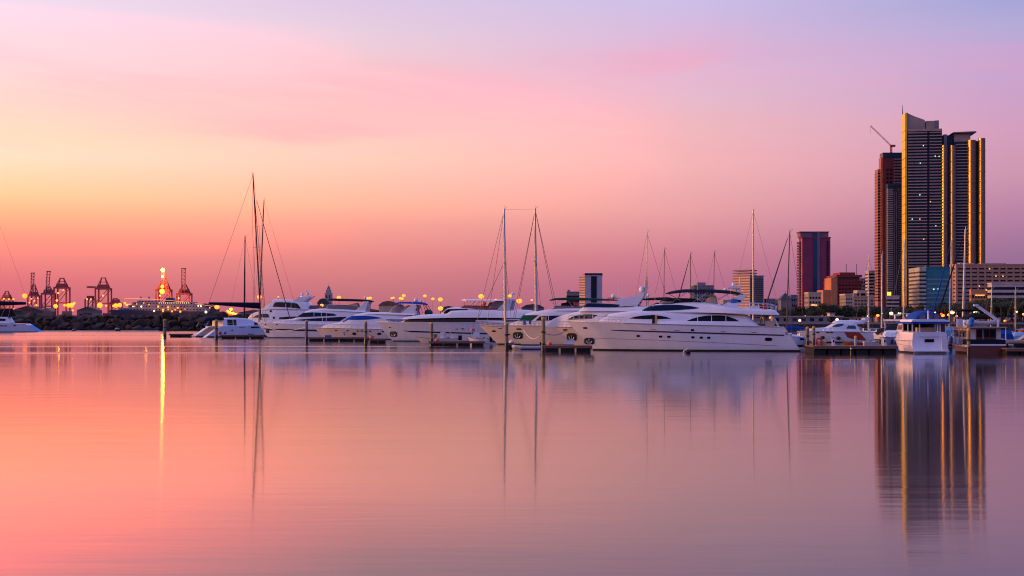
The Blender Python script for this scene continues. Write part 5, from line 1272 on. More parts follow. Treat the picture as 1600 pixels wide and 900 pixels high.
# main tower ---------------------------------------------------------------
def main_tower():
    d = 1200.0; k = d / F
    cx = (1475 - 800) * k
    t = thing('skyscraper', 'tallest tower, blue glass with gold vertical edges and a curved crown', 'skyscraper', (cx, d, BGZ), R(-8))
    X = lambda px: (px - 1475) * k / 1.037
    Z = lambda py: CAMH + (HOR - py) * k - BGZ
    slab = bmat('balcony_grey', (.42, .28, .25), spec=.2); gl = mat('tower_blue_glass', (.012, .034, .060), .18, spec=.15, var=.45, scale=.12, stretch=(1, 1, 3))
    # left block
    MB().box(X(1417), X(1472), 0, 18, 0, Z(201)).build('left_block', gl, t)
    n = 58; z0 = Z(478); zt = Z(203); fh = (zt - z0) / n
    for a, b_ in ((1418.5, 1448.4), (1452, 1471.5)):
        o = MB().box(X(a), X(b_), -1.1, .3, 0, fh * .36).build('balcony', slab, t, False, (0, 0, z0))
        for i in range(1, n): copy_part(o, (0, 0, z0 + i * fh))
    MB().box(X(1448.6), X(1451.8), -.35, .5, 0, Z(201)).build('shadow_slot', CDARK, t)
    # gold fin on the left edge
    Dg = 18.4
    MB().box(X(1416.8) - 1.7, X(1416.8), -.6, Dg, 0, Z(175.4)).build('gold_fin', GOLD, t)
    o = MB().box(X(1416.8) - 1.82, X(1416.8) - 1.0, -.7, Dg + .1, 0, .5).build('fin_joint', bmat('fin_joint_brown', (.45, .20, .04)), t, False, (0, 0, z0))
    for i in range(1, 20): copy_part(o, (0, 0, z0 + i * fh * 3.05))
    MB().tube((X(1411), 4, Z(176)), (X(1411), 4, Z(161.5)), .45, .15, 6).build('antenna', DKMAST, t)
    # curved crown
    pl = [(X(1417), Z(203)), (X(1417), Z(173.6))]
    for i in range(1, 9):
        u = i / 8; pl.append((X(1417 + 28.6 * u), Z(173.6 + 12.6 * (u ** .8))))
    pl.append((X(1445.6), Z(203)))
    MB().prism(pl, 2, 22).build('crown', bmat('crown_mauve', (.42, .29, .25)), t)
    MB().box(X(1447.5), X(1467.5), 3, 20, Z(203), Z(187.6)).build('crown', bmat('crown_mauve', (.42, .29, .25)), t)
    MB().box(X(1461.5), X(1467.9), 2.6, 12, Z(203), Z(187.2)).build('stair_head', MAUVE, t)
    MB().box(X(1418), X(1471), -1.4, 24, Z(204.6), Z(201)).build('roof_ledge', slab, t)
    MB().box(X(1469), X(1491.5), 6, 30, 0, Z(210)).build('middle_block', gl, t)
    MB().box(X(1476), X(1481), 4, 8, Z(226), Z(209)).build('plant_room', MAUVE, t)
    MB().box(X(1490), X(1520), 3, 32, 0, Z(221)).build('right_block', gl, t)
    o = MB().box(X(1494.5), X(1513), 1.6, 4, 0, fh * .36).build('balcony', slab, t, False, (0, 0, z0))
    for i in range(1, 54): copy_part(o, (0, 0, z0 + i * fh))
    MB().box(X(1492.5), X(1517.5), 4, 28, Z(221), Z(208.4)).build('crown', bmat('crown_mauve', (.42, .29, .25)), t)
    MB().add([(X(1487), 0, Z(208.2)), (X(1526), 0, Z(207.4)), (X(1526), 32, Z(207.4)), (X(1487), 32, Z(208.2)), (X(1490), 0, Z(206.6)), (X(1525), 0, Z(205.8)), (X(1525), 32, Z(205.8)), (X(1490), 32, Z(206.6))],
             [(0, 3, 2, 1), (4, 5, 6, 7), (0, 1, 5, 4), (1, 2, 6, 5), (2, 3, 7, 6), (3, 0, 4, 7)]).build('roof_slab', MAUVE, t)
    # bronze half-round columns; sunset reflection on their left put in as gold panels
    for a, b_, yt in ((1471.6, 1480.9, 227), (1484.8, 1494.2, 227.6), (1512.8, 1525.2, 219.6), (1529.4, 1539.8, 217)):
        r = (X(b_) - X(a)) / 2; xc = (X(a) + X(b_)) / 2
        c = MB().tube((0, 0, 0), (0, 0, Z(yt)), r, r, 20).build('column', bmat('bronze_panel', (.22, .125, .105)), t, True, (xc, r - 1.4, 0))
        MB().grid([[((r + .2) * math.cos(R(a_)), (r + .2) * math.sin(R(a_)), z_) for z_ in (0, Z(yt) + .1)] for a_ in range(168, 251, 6)]).build('sunset_reflection_panel', GOLD2, c, True)
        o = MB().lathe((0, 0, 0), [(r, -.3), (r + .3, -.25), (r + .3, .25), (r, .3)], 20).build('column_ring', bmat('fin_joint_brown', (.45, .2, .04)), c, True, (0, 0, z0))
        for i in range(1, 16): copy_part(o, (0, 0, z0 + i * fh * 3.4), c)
    MB().box(X(1480.9), X(1484.8), 1.5, 6, 0, Z(232)).build('shadow_slot', CDARK, t)
    MB().box(X(1525), X(1529.6), 3, 12, 0, Z(222)).build('shadow_slot', CDARK, t)
    MB().box(X(1520), X(1538), 6, 30, 0, Z(219.5)).build('end_block', MAUVE, t)
    for px, py, m_ in ((1442.5, 227, COOLWIN), (1437.5, 254.5, COOLWIN), (1461, 244, COOLWIN), (1467, 244.5, COOLWIN), (1453.5, 315, WARMWIN), (1437, 304, COOLWIN), (1425, 342, COOLWIN), (1437, 342, WARMWIN), (1462, 353, COOLWIN), (1443, 373.5, WARMWIN), (1476.8, 347, WARMWIN)):
        MB().box(X(px) - .35, X(px) + .35, -1.3, -.2, Z(py) - .5, Z(py) + .5).build('lit_window', m_, t)
    # podium
    MB().box(X(1420), X(1437), -12, -2, 0, Z(441)).build('podium', bmat('podium_brown', (.24, .15, .13)), t)
    return t
main_tower()
def red_grey_tower():
    d = 1260.0; k = d / F
    t = thing('skyscraper', 'red and grey tower with navy roof box beside the tallest tower', 'skyscraper', ((1392 - 800) * k, d, BGZ))
    X = lambda px: (px - 1392) * k
    Z = lambda py: CAMH + (HOR - py) * k - BGZ
    red = bmat('maroon_wall', (.19, .03, .035)); sal = bmat('sunlit_salmon_wall', (.42, .15, .11)); grey = bmat('tower_grey', (.22, .19, .21))
    MB().box(X(1381), X(1412), 4, 14, 0, Z(245)).build('main_block', red, t)
    MB().box(X(1381.2), X(1412), 3.4, 14.6, Z(245), Z(237.6)).build('roof_box', mat('navy_roof_panel', (.012, .035, .09), .4), t)
    MB().box(X(1379), X(1381.2), 5, 13, 0, Z(245.5)).build('sunlit_salmon_wing', sal, t)  # salmon tone puts sunset light into the tower's left faces
    MB().box(X(1375), X(1379), 7, 18, 0, Z(263)).build('sunlit_salmon_wing', sal, t)
    z0 = Z(470)
    o = MB().box(X(1375) - .25, X(1378.9), 6.7, 18.3, 0, 1.3).build('window_band', CDARK, t, False, (0, 0, z0))
    nb = 44; st = (Z(266) - z0) / nb
    for i in range(1, nb): copy_part(o, (0, 0, z0 + i * st))
    MB().box(X(1385.5), X(1409.5), -4, 5, 0, Z(292)).build('front_block', bmat('front_block_dark', (.075, .05, .06)), t)
    MB().box(X(1385), X(1410), -4.5, 5, Z(292), Z(288)).build('roof_cap', mat('blue_roof_panel', (.02, .07, .16), .4), t)
    o = MB().box(X(1384.2), X(1393), -5.4, -3.6, 0, 1.1).build('balcony', bmat('white_balcony', (.42, .36, .38)), t, False, (0, 0, z0))
    nb = 52; st = (Z(295) - z0) / nb
    for i in range(1, nb): copy_part(o, (0, 0, z0 + i * st))
    o = MB().box(X(1401), X(1409), -5, -3.7, 0, .9).build('balcony', grey, t, False, (0, 0, z0))
    for i in range(1, nb): copy_part(o, (0, 0, z0 + i * st))
    for a in (1394.5, 1397.8): MB().box(X(a), X(a + 1.6), -4.6, -3.9, 0, Z(300)).build('pier', grey, t)
    for r_ in range(4):
        for c in range(2):
            MB().box(X(1387 + c * 5.6), X(1387 + c * 5.6 + 2.8), 3.6, 4.2, Z(266 + r_ * 6.5), Z(263 + r_ * 6.5)).build('window', CDARK, t)
    o = MB().box(X(1398.5), X(1409.6), 2.6, 4.2, 0, 1.3).build('balcony', grey, t, False, (0, 0, Z(286)))
    for i in range(1, 9): copy_part(o, (0, 0, Z(286) + i * 2.9))
    c = thing('tower_crane', 'red luffing tower crane jib above the red and grey tower', 'crane', ((1398 - 800) * k, d + 12, BGZ + Z(238)))
    rc = bmat('crane_red', (.34, .07, .05))
    mb = MB(); lattice(mb, (0, 0, 0), (0, 0, 9), 1.5, .22, 6); mb.build('mast', rc, c)
    mb = MB(); lattice(mb, (0, 0, 8), (-20.5, 0, 20 + 8), .9, .09, 14); mb.build('jib', rc, c)
    MB().box(0, 4, -1, 1, 7, 9).build('cab', rc, c); MB().tube((-20.5, 0, 27.5), (-20.5, 0, 20), .08, n=4).build('hoist_rope', WIRE, c)
def lattice(mb, p, q, w, r, n, taper=1.0):
    p = Vector(p); q = Vector(q); a = (q - p).normalized()
    u = a.cross(Vector((0, 1, 0)))
    if u.length < .1: u = a.cross(Vector((1, 0, 0)))
    u.normalize(); v = a.cross(u)
    def c(t, i):
        ww = w * (1 + (taper - 1) * t) / 2
        sx, sy = ((-1, -1), (1, -1), (1, 1), (-1, 1))[i % 4]
        return p + (q - p) * t + u * (sx * ww) + v * (sy * ww)
    for i in range(4): mb.tube(c(0, i), c(1, i), r, n=4)
    for k in range(n):
        for i in range(4):
            mb.tube(c(k / n, i), c((k + 1) / n, i + 1), r * .6, n=3)
            mb.tube(c(k / n, i), c(k / n, i + 1), r * .6, n=3)
red_grey_tower()

# maroon tower
mar = bmat('plum_wall', (.27, .05, .105), spec=.2)
t, W, Ht, Dp = building('tower_block', 'plum red tower with a vertical blue glass stripe and stepped balcony edge', 1254, 1297.5, 372, 1050, side=1248.5, wall=mar, first=4)
k = 1050 / F
X = lambda px: (px - 1275.75) * k
Z = lambda py: CAMH + (HOR - py) * k - BGZ
MB().box(X(1251), X(1295), 1.0, Dp - 1, Ht + .9, Z(363)).build('crown', bmat('plum_crown', (.22, .12, .15)), t)
MB().box(X(1249.5), X(1296), .2, Dp, Z(363), Z(361.6)).build('roof_slab', mar, t)
MB().box(X(1270), X(1276.8), -.35, .4, 0, Z(362.8)).build('glass_stripe', mat('stripe_blue_glass', (.02, .05, .11), .2, var=.3), t)
MB().box(X(1276.9), X(1281), -.45, .5, 0, Z(362.8)).build('grey_stripe', bmat('stripe_grey', (.16, .13, .19)), t)
o = MB().box(X(1291.4), X(1294.4), -.2, .3, 0, 2.0).build('window', CDARK, t, False, (0, 0, 6))
for i in range(1, 26): copy_part(o, (0, 0, 6 + i * (Ht - 9) / 25.5))
o = MB().box(X(1254) - 1.6, X(1254) + .5, Dp - 9, Dp + 1.5, 0, 1.5).build('balcony', bmat('balcony_dark_plum', (.10, .03, .045)), t, False, (0, 0, 5))
for i in range(1, 27): copy_part(o, (0, 0, 5 + i * (Ht - 8) / 26.5))
MB().box(X(1254) - .3, X(1254) + .2, 1, Dp - 9.2, 0, Ht).build('sunlit_side_panel', bmat('sunlit_salmon_wall', (.46, .22, .17)), t)  # sunlight on the left wall, put in as a salmon panel
# red mid-rise
redw = bmat('brick_red_wall', (.24, .02, .018)); org = bmat('sunlit_orange_wall', (.55, .19, .08))
t, W, Ht, Dp = building('office_block', 'brick red block with orange lit flank and a stepped crown', 1308.5, 1346.5, 440, 980, dep=42, wall=redw, floors=9, bh=.42, piers=7, band=CDARK, band_off=.05, first=4)
k = 980 / F
MB().box(-W / 2 + 1, W / 2 - 1, 2, 30, Ht + .9, Ht + 3.4).build('crown', mat('crown_dark_red', (.10, .02, .02)), t)
MB().box(-W / 2 - .5, W / 2 + .5, 1, 32, Ht + 3.4, Ht + 5.2).box(-W / 2 + 3, W / 2 - 4, 4, 26, Ht + 5.2, Ht + 7.2).build('crown', redw, t)
MB().box(-W / 2 - 5, -W / 2 - .3, -1, 20, 0, CAMH + (HOR - 434) * k - BGZ).build('sunlit_orange_wing', org, t)  # low sun on the left flank is put into this orange
MB().box(-W / 2 - 11, -W / 2 - 5.02, 0, 20, 0, CAMH + (HOR - 453) * k - BGZ).build('sunlit_orange_wing', org, t)
MB().tube((0, 10, Ht + 7), (0, 10, Ht + 14), .25, n=5).tube((8, 10, Ht + 5), (8, 10, Ht + 14), .2, n=5).build('antenna', DKMAST, t)
crm = bmat('cream_wall', (.60, .44, .31)); bge = bmat('beige_wall', (.52, .33, .22)); gry = bmat('grey_wall', (.24, .21, .24)); wht = bmat('white_wall', (.60, .45, .42))
building('apartment_block', 'small cream block with balconies at the foot of the plum tower', 1263.5, 1283, 458.5, 900, side=1257.5, wall=crm, floors=5, bh=.45, piers=4, band_off=.08, first=2, plants=((1264, 1268, 456.5, None),), lit=((1269, 476.5, WARMWIN), (1272, 476.5, WARMWIN), (1275, 477, WARMWIN)))
building('apartment_block', 'low beige block with pale roof boxes in front of the brick red block', 1334, 1365.5, 464, 900, side=1320.5, wall=bge, floors=6, bh=.4, piers=6, band_off=.08, first=2, plants=((1338, 1346, 458, gry), (1348, 1356, 458, gry), (1343, 1358, 453, None)))
building('apartment_block', 'low cream annex in front of the beige block', 1321, 1332, 461, 860, wall=crm, floors=6, bh=.42, piers=3, band_off=.06, first=2, dep=14)
building('office_block', 'white slab with a peach lit flank left of the red and grey tower', 1357.5, 1372, 424, 1300, side=1352, wall=wht, floors=14, bh=.5, band_off=.1)
building('office_block', 'dark grey block peeping out behind the brick red block', 1344, 1353, 436, 1320, wall=gry, floors=10, bh=.4)
t, W, Ht, Dp = building('office_block', 'small white striped block with a glowing yellow sign on its roof', 1386.5, 1405, 463.5, 980, side=1384.5, wall=wht, floors=6, bh=.5, band_off=.1, first=1)
MB().box(-W / 2 + .2, -W / 2 + 3.2, 1, 1.4, Ht + .9, Ht + 3.6).build('roof_sign', mat('yellow_sign_glow', (1, .6, .05), .5, emit=(1, .55, .03), estr=1.6), t)
tgl = mat('teal_facade', (.02, .19, .23), .35, var=.2, scale=.15); tp = bmat('pale_spandrel', (.24, .27, .29))
t, W, Ht, Dp = building('office_block', 'teal glass office block with pale floor bands and a pale end bay', 1447, 1488, 418.5, 1000, dep=30, wall=tgl, band=tp, floors=9, bh=.30, band_off=.1, first=3, top_gap=7, lit=((1458.8, 452, COOLWIN), (1466, 451.6, COOLWIN)))
MB().box(-W / 2 - 5.4, -W / 2 - .2, -.8, 26, 0, Ht + .4).build('end_bay', bmat('pale_end_bay', (.46, .44, .36)), t)
o = MB().box(-W / 2 - 5.6, -W / 2 - .1, -.95, 26.2, 0, 1.2).build('window_band', CDARK, t, False, (0, 0, 4))
for i in range(1, 12): copy_part(o, (0, 0, 4 + i * 3.1))
hot = bmat('hotel_brown', (.52, .27, .17))
building('hotel', 'wide brown hotel with rows of balconies on the right', 1494, 1640, 414, 1080, side=1484, wall=hot, floors=13, bh=.40, piers=13, band_off=.06, first=3, plants=((1502, 1526, 411, wht), (1535, 1575, 411, None)), lit=((1530, 447, WARMWIN), (1556, 431.4, WARMWIN), (1567, 431.6, WARMWIN), (1546, 420, WARMWIN)))
pch = bmat('peach_wall', (.70, .30, .15))
building('apartment_block', 'small peach block with warm lit windows in front of the brown hotel', 1517.5, 1545, 454, 960, side=1515, wall=pch, floors=3, bh=.4, piers=6, band_off=.06, first=4, lit=tuple((1525 + i * 3, 461.4, WARMWIN) for i in range(5)))
building('office_block', 'low white block with long dark window strips at the right edge', 1550, 1640, 443.5, 940, side=1543, wall=wht, floors=6, bh=.5, band_off=.1, first=2, lit=((1541, 453, WARMWIN),))
# left and centre of the city
orb = bmat('sunlit_beige_wall', (.80, .50, .36))  # lighter, warmer tone paints sunlight onto the left faces
t, W, Ht, Dp = building('office_block', 'beige office tower with striped sunlit face behind the tall silver mast', 1172, 1193, 432, 1150, dep=34, wall=gry, floors=20, bh=.5, band_off=.1, yaw=0)
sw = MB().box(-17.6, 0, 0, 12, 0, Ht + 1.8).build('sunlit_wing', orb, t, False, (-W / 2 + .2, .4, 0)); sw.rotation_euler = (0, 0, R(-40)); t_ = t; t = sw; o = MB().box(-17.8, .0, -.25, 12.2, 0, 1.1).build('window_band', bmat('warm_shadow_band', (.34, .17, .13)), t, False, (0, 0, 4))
for i in range(1, 18): copy_part(o, (0, 0, 4 + i * 2.45))
t = t_
building('office_block', 'grey stepped block behind the navy bimini', 1084.5, 1115, 447, 1250, dep=25, wall=gry, floors=8, bh=.4, piers=7, band_off=.06, plants=((1091, 1104, 441, None),))
t, W, Ht, Dp = building('office_block', 'white tower with black glass centre stripe above the green bimini', 914, 941, 431.5, 1120, side=909, dep=30, wall=bmat('tower_white', (.50, .44, .50)), floors=0)
k = 1120 / F
MB().box(-W / 2 + (923.5 - 914) * k, -W / 2 + (932.3 - 914) * k, -.3, .4, 0, Ht).build('glass_stripe', CGLASS, t)
MB().box(-W / 2 - .2, W / 2 + .2, -.5, 30.5, Ht + .9, Ht + 2.6).build('roof_cap', CGLASS, t)
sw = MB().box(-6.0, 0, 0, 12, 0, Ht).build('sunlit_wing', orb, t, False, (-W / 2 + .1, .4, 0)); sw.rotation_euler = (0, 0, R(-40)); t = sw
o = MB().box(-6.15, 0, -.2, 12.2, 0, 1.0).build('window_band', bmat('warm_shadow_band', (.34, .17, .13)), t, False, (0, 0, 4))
for i in range(1, 16): copy_part(o, (0, 0, 4 + i * 2.3))
building('office_block', 'low grey block left of the white striped tower', 886, 905, 457, 1200, dep=20, wall=gry, floors=5, bh=.4, plants=((887, 891, 452.5, None),))
t = thing('clock_tower', 'pale tiered tower with a slim spire above the black bimini', 'tower', ((513.5 - 800) * 1500 / F, 1500, BGZ))
k = 1500 / F; Z = lambda py: CAMH + (HOR - py) * k - BGZ
pw_ = bmat('pale_stone', (.40, .32, .32))
MB().box(-4, 4, -4, 4, 0, Z(458)).build('shaft', pw_, t); MB().box(-2.8, 2.8, -2.8, 2.8, Z(458), Z(453)).box(-1.8, 1.8, -1.8, 1.8, Z(453), Z(449.6)).build('upper_tier', pw_, t)
MB().lathe((0, 0, Z(449.6)), [(1.8, 0), (1.2, 1.2), (.3, 2.2), (.12, 3), (.05, 7)], 10).build('spire', bmat('spire_grey', (.2, .16, .18)), t)
for a in (-2.2, 1.2): MB().box(a, a + 1.0, -4.15, -3.9, Z(466), Z(461)).build('window', CDARK, t)
t = thing('church', 'dark pointed church roof on the low skyline beyond the yacht stern', 'church', ((1228.5 - 800) * 1100 / F, 1100, BGZ))
k = 1100 / F; Z = lambda py: CAMH + (HOR - py) * k - BGZ
MB().box(-4.5, 4.5, 0, 14, 0, Z(468)).build('wall', gry, t); MB().add([(-5, -.4, Z(468)), (5, -.4, Z(468)), (5, 14.4, Z(468)), (-5, 14.4, Z(468)), (0, 4, Z(457))], [(0, 1, 4), (1, 2, 4), (2, 3, 4), (3, 0, 4), (0, 3, 2, 1)]).build('roof', mat('green_copper_roof', (.05, .07, .08), .6), t)
MB().tube((0, 4, Z(457.2)), (0, 4, Z(454)), .15, n=5).build('cross', DKMAST, t)
lowm = [gry, crm, bge, wht]
for i, (a, b_, yt, lab) in enumerate(((1200, 1211, 468, 'grey low block on the skyline behind the upper deck rail'), (1212, 1222, 469.5, 'cream low block beside the dark pointed church'), (1236, 1247, 462, 'tallish low block between the church and the plum tower'),
                                      (1130, 1150, 470, 'white low block left of the beige office tower'), (1040, 1070, 476, 'grey low block hidden behind the bridge covers'), (955, 985, 476, 'cream low block behind the radar platform'))):
    building('low_block', lab, a, b_, yt, 1150 + 20 * i, dep=16, wall=lowm[i % 4] if i != 2 else gry, floors=4, bh=.4, piers=3, band_off=.05, first=2)
for i, (a, b_, yt, m_, lab) in enumerate(((496, 513, 466, bmat('dark_roof', (.06, .05, .06)), 'dark domed hall behind the black bimini'), (592, 621, 470, bmat('brown_roof', (.20, .09, .08)), 'pavilion with brown sloping roof behind the blue bimini'),
                                  (690, 712, 478, bmat('dark_roof', (.06, .05, .06)), 'low dark shed behind the hardtop yacht'), (815, 850, 475, bmat('dark_roof', (.06, .05, .06)), 'low dark shed between the schooner masts and the green bimini'))):
    d = 960.0; k = d / F; W = (b_ - a) * k; Ht = CAMH + (HOR - yt) * k - BGZ
    t = thing('harbour_shed', lab, 'shed', (((a + b_) / 2 - 800) * k, d, BGZ))
    MB().box(-W / 2, W / 2, 0, 12, 0, Ht * .78).build('wall', crm if i == 1 else gry, t)
    MB().prism([(-W / 2 - .6, Ht * .78), (-W * .3, Ht * .95), (0, Ht), (W * .3, Ht * .95), (W / 2 + .6, Ht * .78)], -.6, 12.6).build('roof', m_, t)
    o = MB().box(-.8, .8, -.1, .1, 0, 1.6).build('window', CDARK, t, False, (-W * .3, 0, Ht * .25)); copy_part(o, (0, 0, Ht * .25)); copy_part(o, (W * .3, 0, Ht * .25))

# ------------------------------------------------------------------ trees along the right shore
LEAF = [mat('leaf_dark', (.028, .040, .018), .8, var=.5, scale=.6), mat('leaf_olive', (.045, .050, .022), .8, var=.5, scale=.6)]
BARK = mat('bark', (.07, .05, .04), .9, var=.4)
def tree_proto(seed, m):
    rnd = random.Random(seed)
    t = thing('shore_tree', 'bushy dark tree in the row along the right shore', 'tree', (0, -500, QZ), 0, 'trees along the right shore')
    mb = MB(); mb.tube((0, 0, -.3), (.15, .1, 2.6), .26, .18, 8)
    cl = []
    for i in range(9):
        a = rnd.uniform(0, 6.28); r = rnd.uniform(.6, 2.7); z = rnd.uniform(3.2, 7.0) - r * .35
        cl.append((r * math.cos(a), r * math.sin(a), z, rnd.uniform(.9, 1.7)))
    for x, y, z, r in cl[:6]: mb.tube((.15, .1, 2.4), (x * .8, y * .8, z), .12, .04, 5)
    mb.build('trunk', BARK, t)
    lf = MB()
    for x, y, z, r in cl:
        for _ in range(95):
            d = Vector((rnd.gauss(0, 1), rnd.gauss(0, 1), rnd.gauss(0, 1))).normalized() * r * rnd.uniform(.45, 1.08)
            c = Vector((x, y, z)) + Vector((d.x * 1.15, d.y * 1.15, d.z * .8))
            u = Vector((rnd.gauss(0, 1), rnd.gauss(0, 1), rnd.gauss(0, 1))).normalized(); v = u.orthogonal().normalized(); s = rnd.uniform(.16, .34)
            lf.add([c + u * s, c + v * s * .7, c - u * s, c - v * s * .7], [(0, 1, 2, 3)])
    lf.build('crown', m, t)
    return t
def palm_proto(seed):
    rnd = random.Random(seed)
    t = thing('palm_tree', 'palm tree in the row along the right shore', 'tree', (0, -500, QZ), 0, 'palms along the right shore')
    mb = MB(); mb.path([(0, 0, -.3), (.1, 0, 3), (.3, .1, 6), (.4, .1, 8.2)], .2, 8); mb.build('trunk', BARK, t)
    fr = MB()
    for i in range(22):
        a = 6.283 * i / 22 + rnd.uniform(-.2, .2); up = rnd.uniform(-.2, 1.1); L_ = rnd.uniform(2.4, 3.3); pts = []
        for j in range(7):
            s = j / 6; pts.append(Vector((.4 + math.cos(a) * L_ * s * (1 - .25 * max(0, up)), .1 + math.sin(a) * L_ * s * (1 - .25 * max(0, up)), 8.2 + up * 1.7 * s - (1.9 + rnd.uniform(0, .2)) * s * s)))
        side = Vector((-math.sin(a), math.cos(a), 0))
        for j in range(6):
            for sd in (1, -1):
                w = .75 * (1 - j / 8)
                p, q = pts[j], pts[j + 1]
                fr.add([p, p.lerp(q, .6), p.lerp(q, .9) + side * sd * w + Vector((0, 0, -.35))], [(0, 1, 2)])
    fr.build('crown', LEAF[1], t)
    return t
protos = [tree_proto(i, LEAF[i % 2]) for i in range(5)]
palms = [palm_proto(i) for i in range(2)]
def plant_trees():
    rnd = random.Random(11)
    used = set()
    def place(p, px, d, sc, lab=None):
        loc = ((px - 800) * d / F, d, QZ)
        s = (sc * rnd.uniform(1.0, 1.3), sc * rnd.uniform(1.0, 1.3), sc)
        if p not in used:
            used.add(p); p.location = loc; p.scale = s; p.rotation_euler = (0, 0, rnd.uniform(0, 6))
        else: dup(p, loc, rnd.uniform(0, 6), scale=s)
    px = 1196
    while px < 1640:
        top = np.interp(px, [1196, 1240, 1290, 1330, 1400, 1450, 1500, 1540, 1640], [487, 484, 480, 484, 484, 481, 477, 473, 471])
        for d in (rnd.uniform(600, 640), rnd.uniform(660, 720)):
            hgt = (HOR + 2 - top) * d / F + rnd.uniform(-1.2, .8)
            place(protos[rnd.randrange(5)], px + rnd.uniform(-3, 3), d, max(.6, hgt / 6.0))
        if px > 1395 and rnd.random() < .75:
            d = rnd.uniform(570, 600); place(palms[rnd.randrange(2)], px + rnd.uniform(-4, 4), d, ((HOR + 2 - top) * d / F + rnd.uniform(-.8, 1.2)) / 8.0)
        elif rnd.random() < .25:
            d = rnd.uniform(570, 600); place(palms[rnd.randrange(2)], px, d, ((HOR + 2 - top) * d / F) / 8.4)
        px += rnd.uniform(7, 10)
plant_trees()

# ------------------------------------------------------------------ port on the left: cranes, ship, containers
CR = [bmat('crane_red_paint', (.36, .06, .06), scale=.05), bmat('crane_brick_paint', (.32, .08, .085), scale=.05)]
def sts(label, px, ytop_boom, yapex, ybody, d, m, wpx=14, boom='up', lights=(), name='gantry_crane', boomw=4.0, lean=0):
    k = d / F
    t = thing(name, label, 'gantry crane', ((px - 800) * k, d, BGZ))
    Z = lambda py: CAMH + (HOR - py) * k - BGZ
    w = wpx * k / 2; dp = 16.0
    zb = Z(ybody)
    for sx in (-1, 1):
        for y in (0, dp):
            MB().beam((sx * w, y, 0), (sx * w, y, zb), 1.9, 1.9).build('leg', m, t)
    mb = MB()
    for y in (0, dp):
        mb.beam((-w, y, zb * .55), (w, y, zb * .55), 1.4, 1.6); mb.beam((-w - .8, y, zb), (w + .8, y, zb), 2, 2.4)
        mb.beam((-w, y, zb * .55), (w, y, zb), .8)
    for sx in (-1, 1): mb.beam((sx * w, 0, zb), (sx * w, dp, zb), 1.6, 2.2); mb.beam((sx * w, 0, zb * .5), (sx * w, dp, zb * .5), 1.2, 1.4)
    mb.build('portal_beam', m, t)
    MB().box(-w * .7, w * .7, 2, dp - 2, zb + 1.2, zb + 6.5).build('machinery_house', m, t)
    za = Z(yapex)
    mb = MB()
    for sx in (-1, 1): mb.beam((sx * w * .9, 2, zb), (sx * w * .28, dp / 2, za), 1.3); mb.beam((sx * w * .9, dp - 2, zb), (sx * w * .28, dp / 2, za), 1.1)
    mb.beam((-w * .4, dp / 2, za), (w * .4, dp / 2, za), 1.4); mb.beam((-w * .62, dp / 2, (za + zb) / 2 + 2), (w * .62, dp / 2, (za + zb) / 2 + 2), 1.0)
    mb.build('apex_frame', m, t)
    if ytop_boom is not None:
        zt = Z(ytop_boom); mb = MB()
        bw = boomw * k / 2
        if boom == 'up':
            for sx in (-1, 1): mb.beam((sx * bw, 1, zb), (sx * bw + lean, 3, zt), 1.0)
            n = max(4, int((zt - zb) / 5))
            for i in range(n + 1):
                z = zb + (zt - zb) * i / n; mb.beam((-bw + lean * i / n, 2, z), (bw + lean * i / n, 2, z), .7)
                if i < n: mb.beam((-bw, 2, z), (bw, 2, z + (zt - zb) / n), .5)
            mb.beam((-bw * 1.5 + lean, 3, zt), (bw * 1.5 + lean, 3, zt), 1.3)
        else:
            lattice(mb, (-w, dp / 2, zb + 2), (-w - boom[0] * k, dp / 2, Z(boom[1])), 2.2, .45, 8)
        mb.build('boom', m, t)
    for lx, ly, r, lm in lights:
        MB().sph((0, 0, 0), r * (1.0 if lm is LAMPBIG else 1.5), 10, 6).build('floodlight', lm, t, True, ((lx - px) * k, -3.0, Z(ly)))
    return t
O_ = LAMPO
sts('crane with a thin raised lattice boom, second from the left', 50, 426.5, 445, 462, 2050, CR[1], 13, lights=((40, 462.5, 2.6, O_), (50, 467, .8, O_), (55, 470, .8, O_), (47, 473, .8, O_), (60, 466, .8, O_), (58, 477, 1.0, O_), (50, 479, .8, O_), (58, 483, 1.4, O_)), boomw=4.4)
sts('crane whose raised boom ends in a broad flat top', 73, 424, 448, 459, 2000, CR[1], 16, lights=((70, 488, .9, O_),), boomw=4.6, lean=2)
sts('wide red crane with trapezoid frame and lit legs', 94, None, 434.5, 449.5, 1950, CR[0], 19, lights=((92, 458, 1.0, O_), (100, 453.5, .9, O_), (90, 469.6, 1.2, O_), (88, 478.5, 2.2, O_), (108, 477.4, 2.2, O_), (113, 477, 2.4, O_), (117, 474, 1.4, O_), (102, 477, 1.2, O_), (115, 485, .9, O_)))
sts('red crane with a dark house and one boom slanting up to the left', 159, 0, 434, 451, 1950, CR[0], 20, boom=(16, 448), lights=((162, 462, 1.0, O_), (157, 477, 2.8, O_), (167, 478, 1.0, O_), (137, 467.6, .9, O_), (143, 467.8, .9, O_)))
sts('lone small red crane near the left edge', 8, None, 455, 466.5, 2300, CR[1], 14, lights=((0, 467, 1.0, O_), (7, 467, 1.1, O_), (15, 467.4, 1.0, O_), (22, 467.6, 1.2, O_), (16, 483.6, 1.0, O_), (22.5, 484, 1.5, O_), (33, 485.6, .9, O_)))
sts('brightest crane carrying floodlights to its tip behind the ferry', 254, 421, 435, 453, 1900, CR[0], 20, lights=((255.2, 422, 2.7, LAMPBIG), (254.8, 432, 1.7, LAMPBIG), (254.4, 448, 1.7, O_), (254.2, 455.4, 2.7, O_), (251, 462, .9, O_)), boomw=3.4)
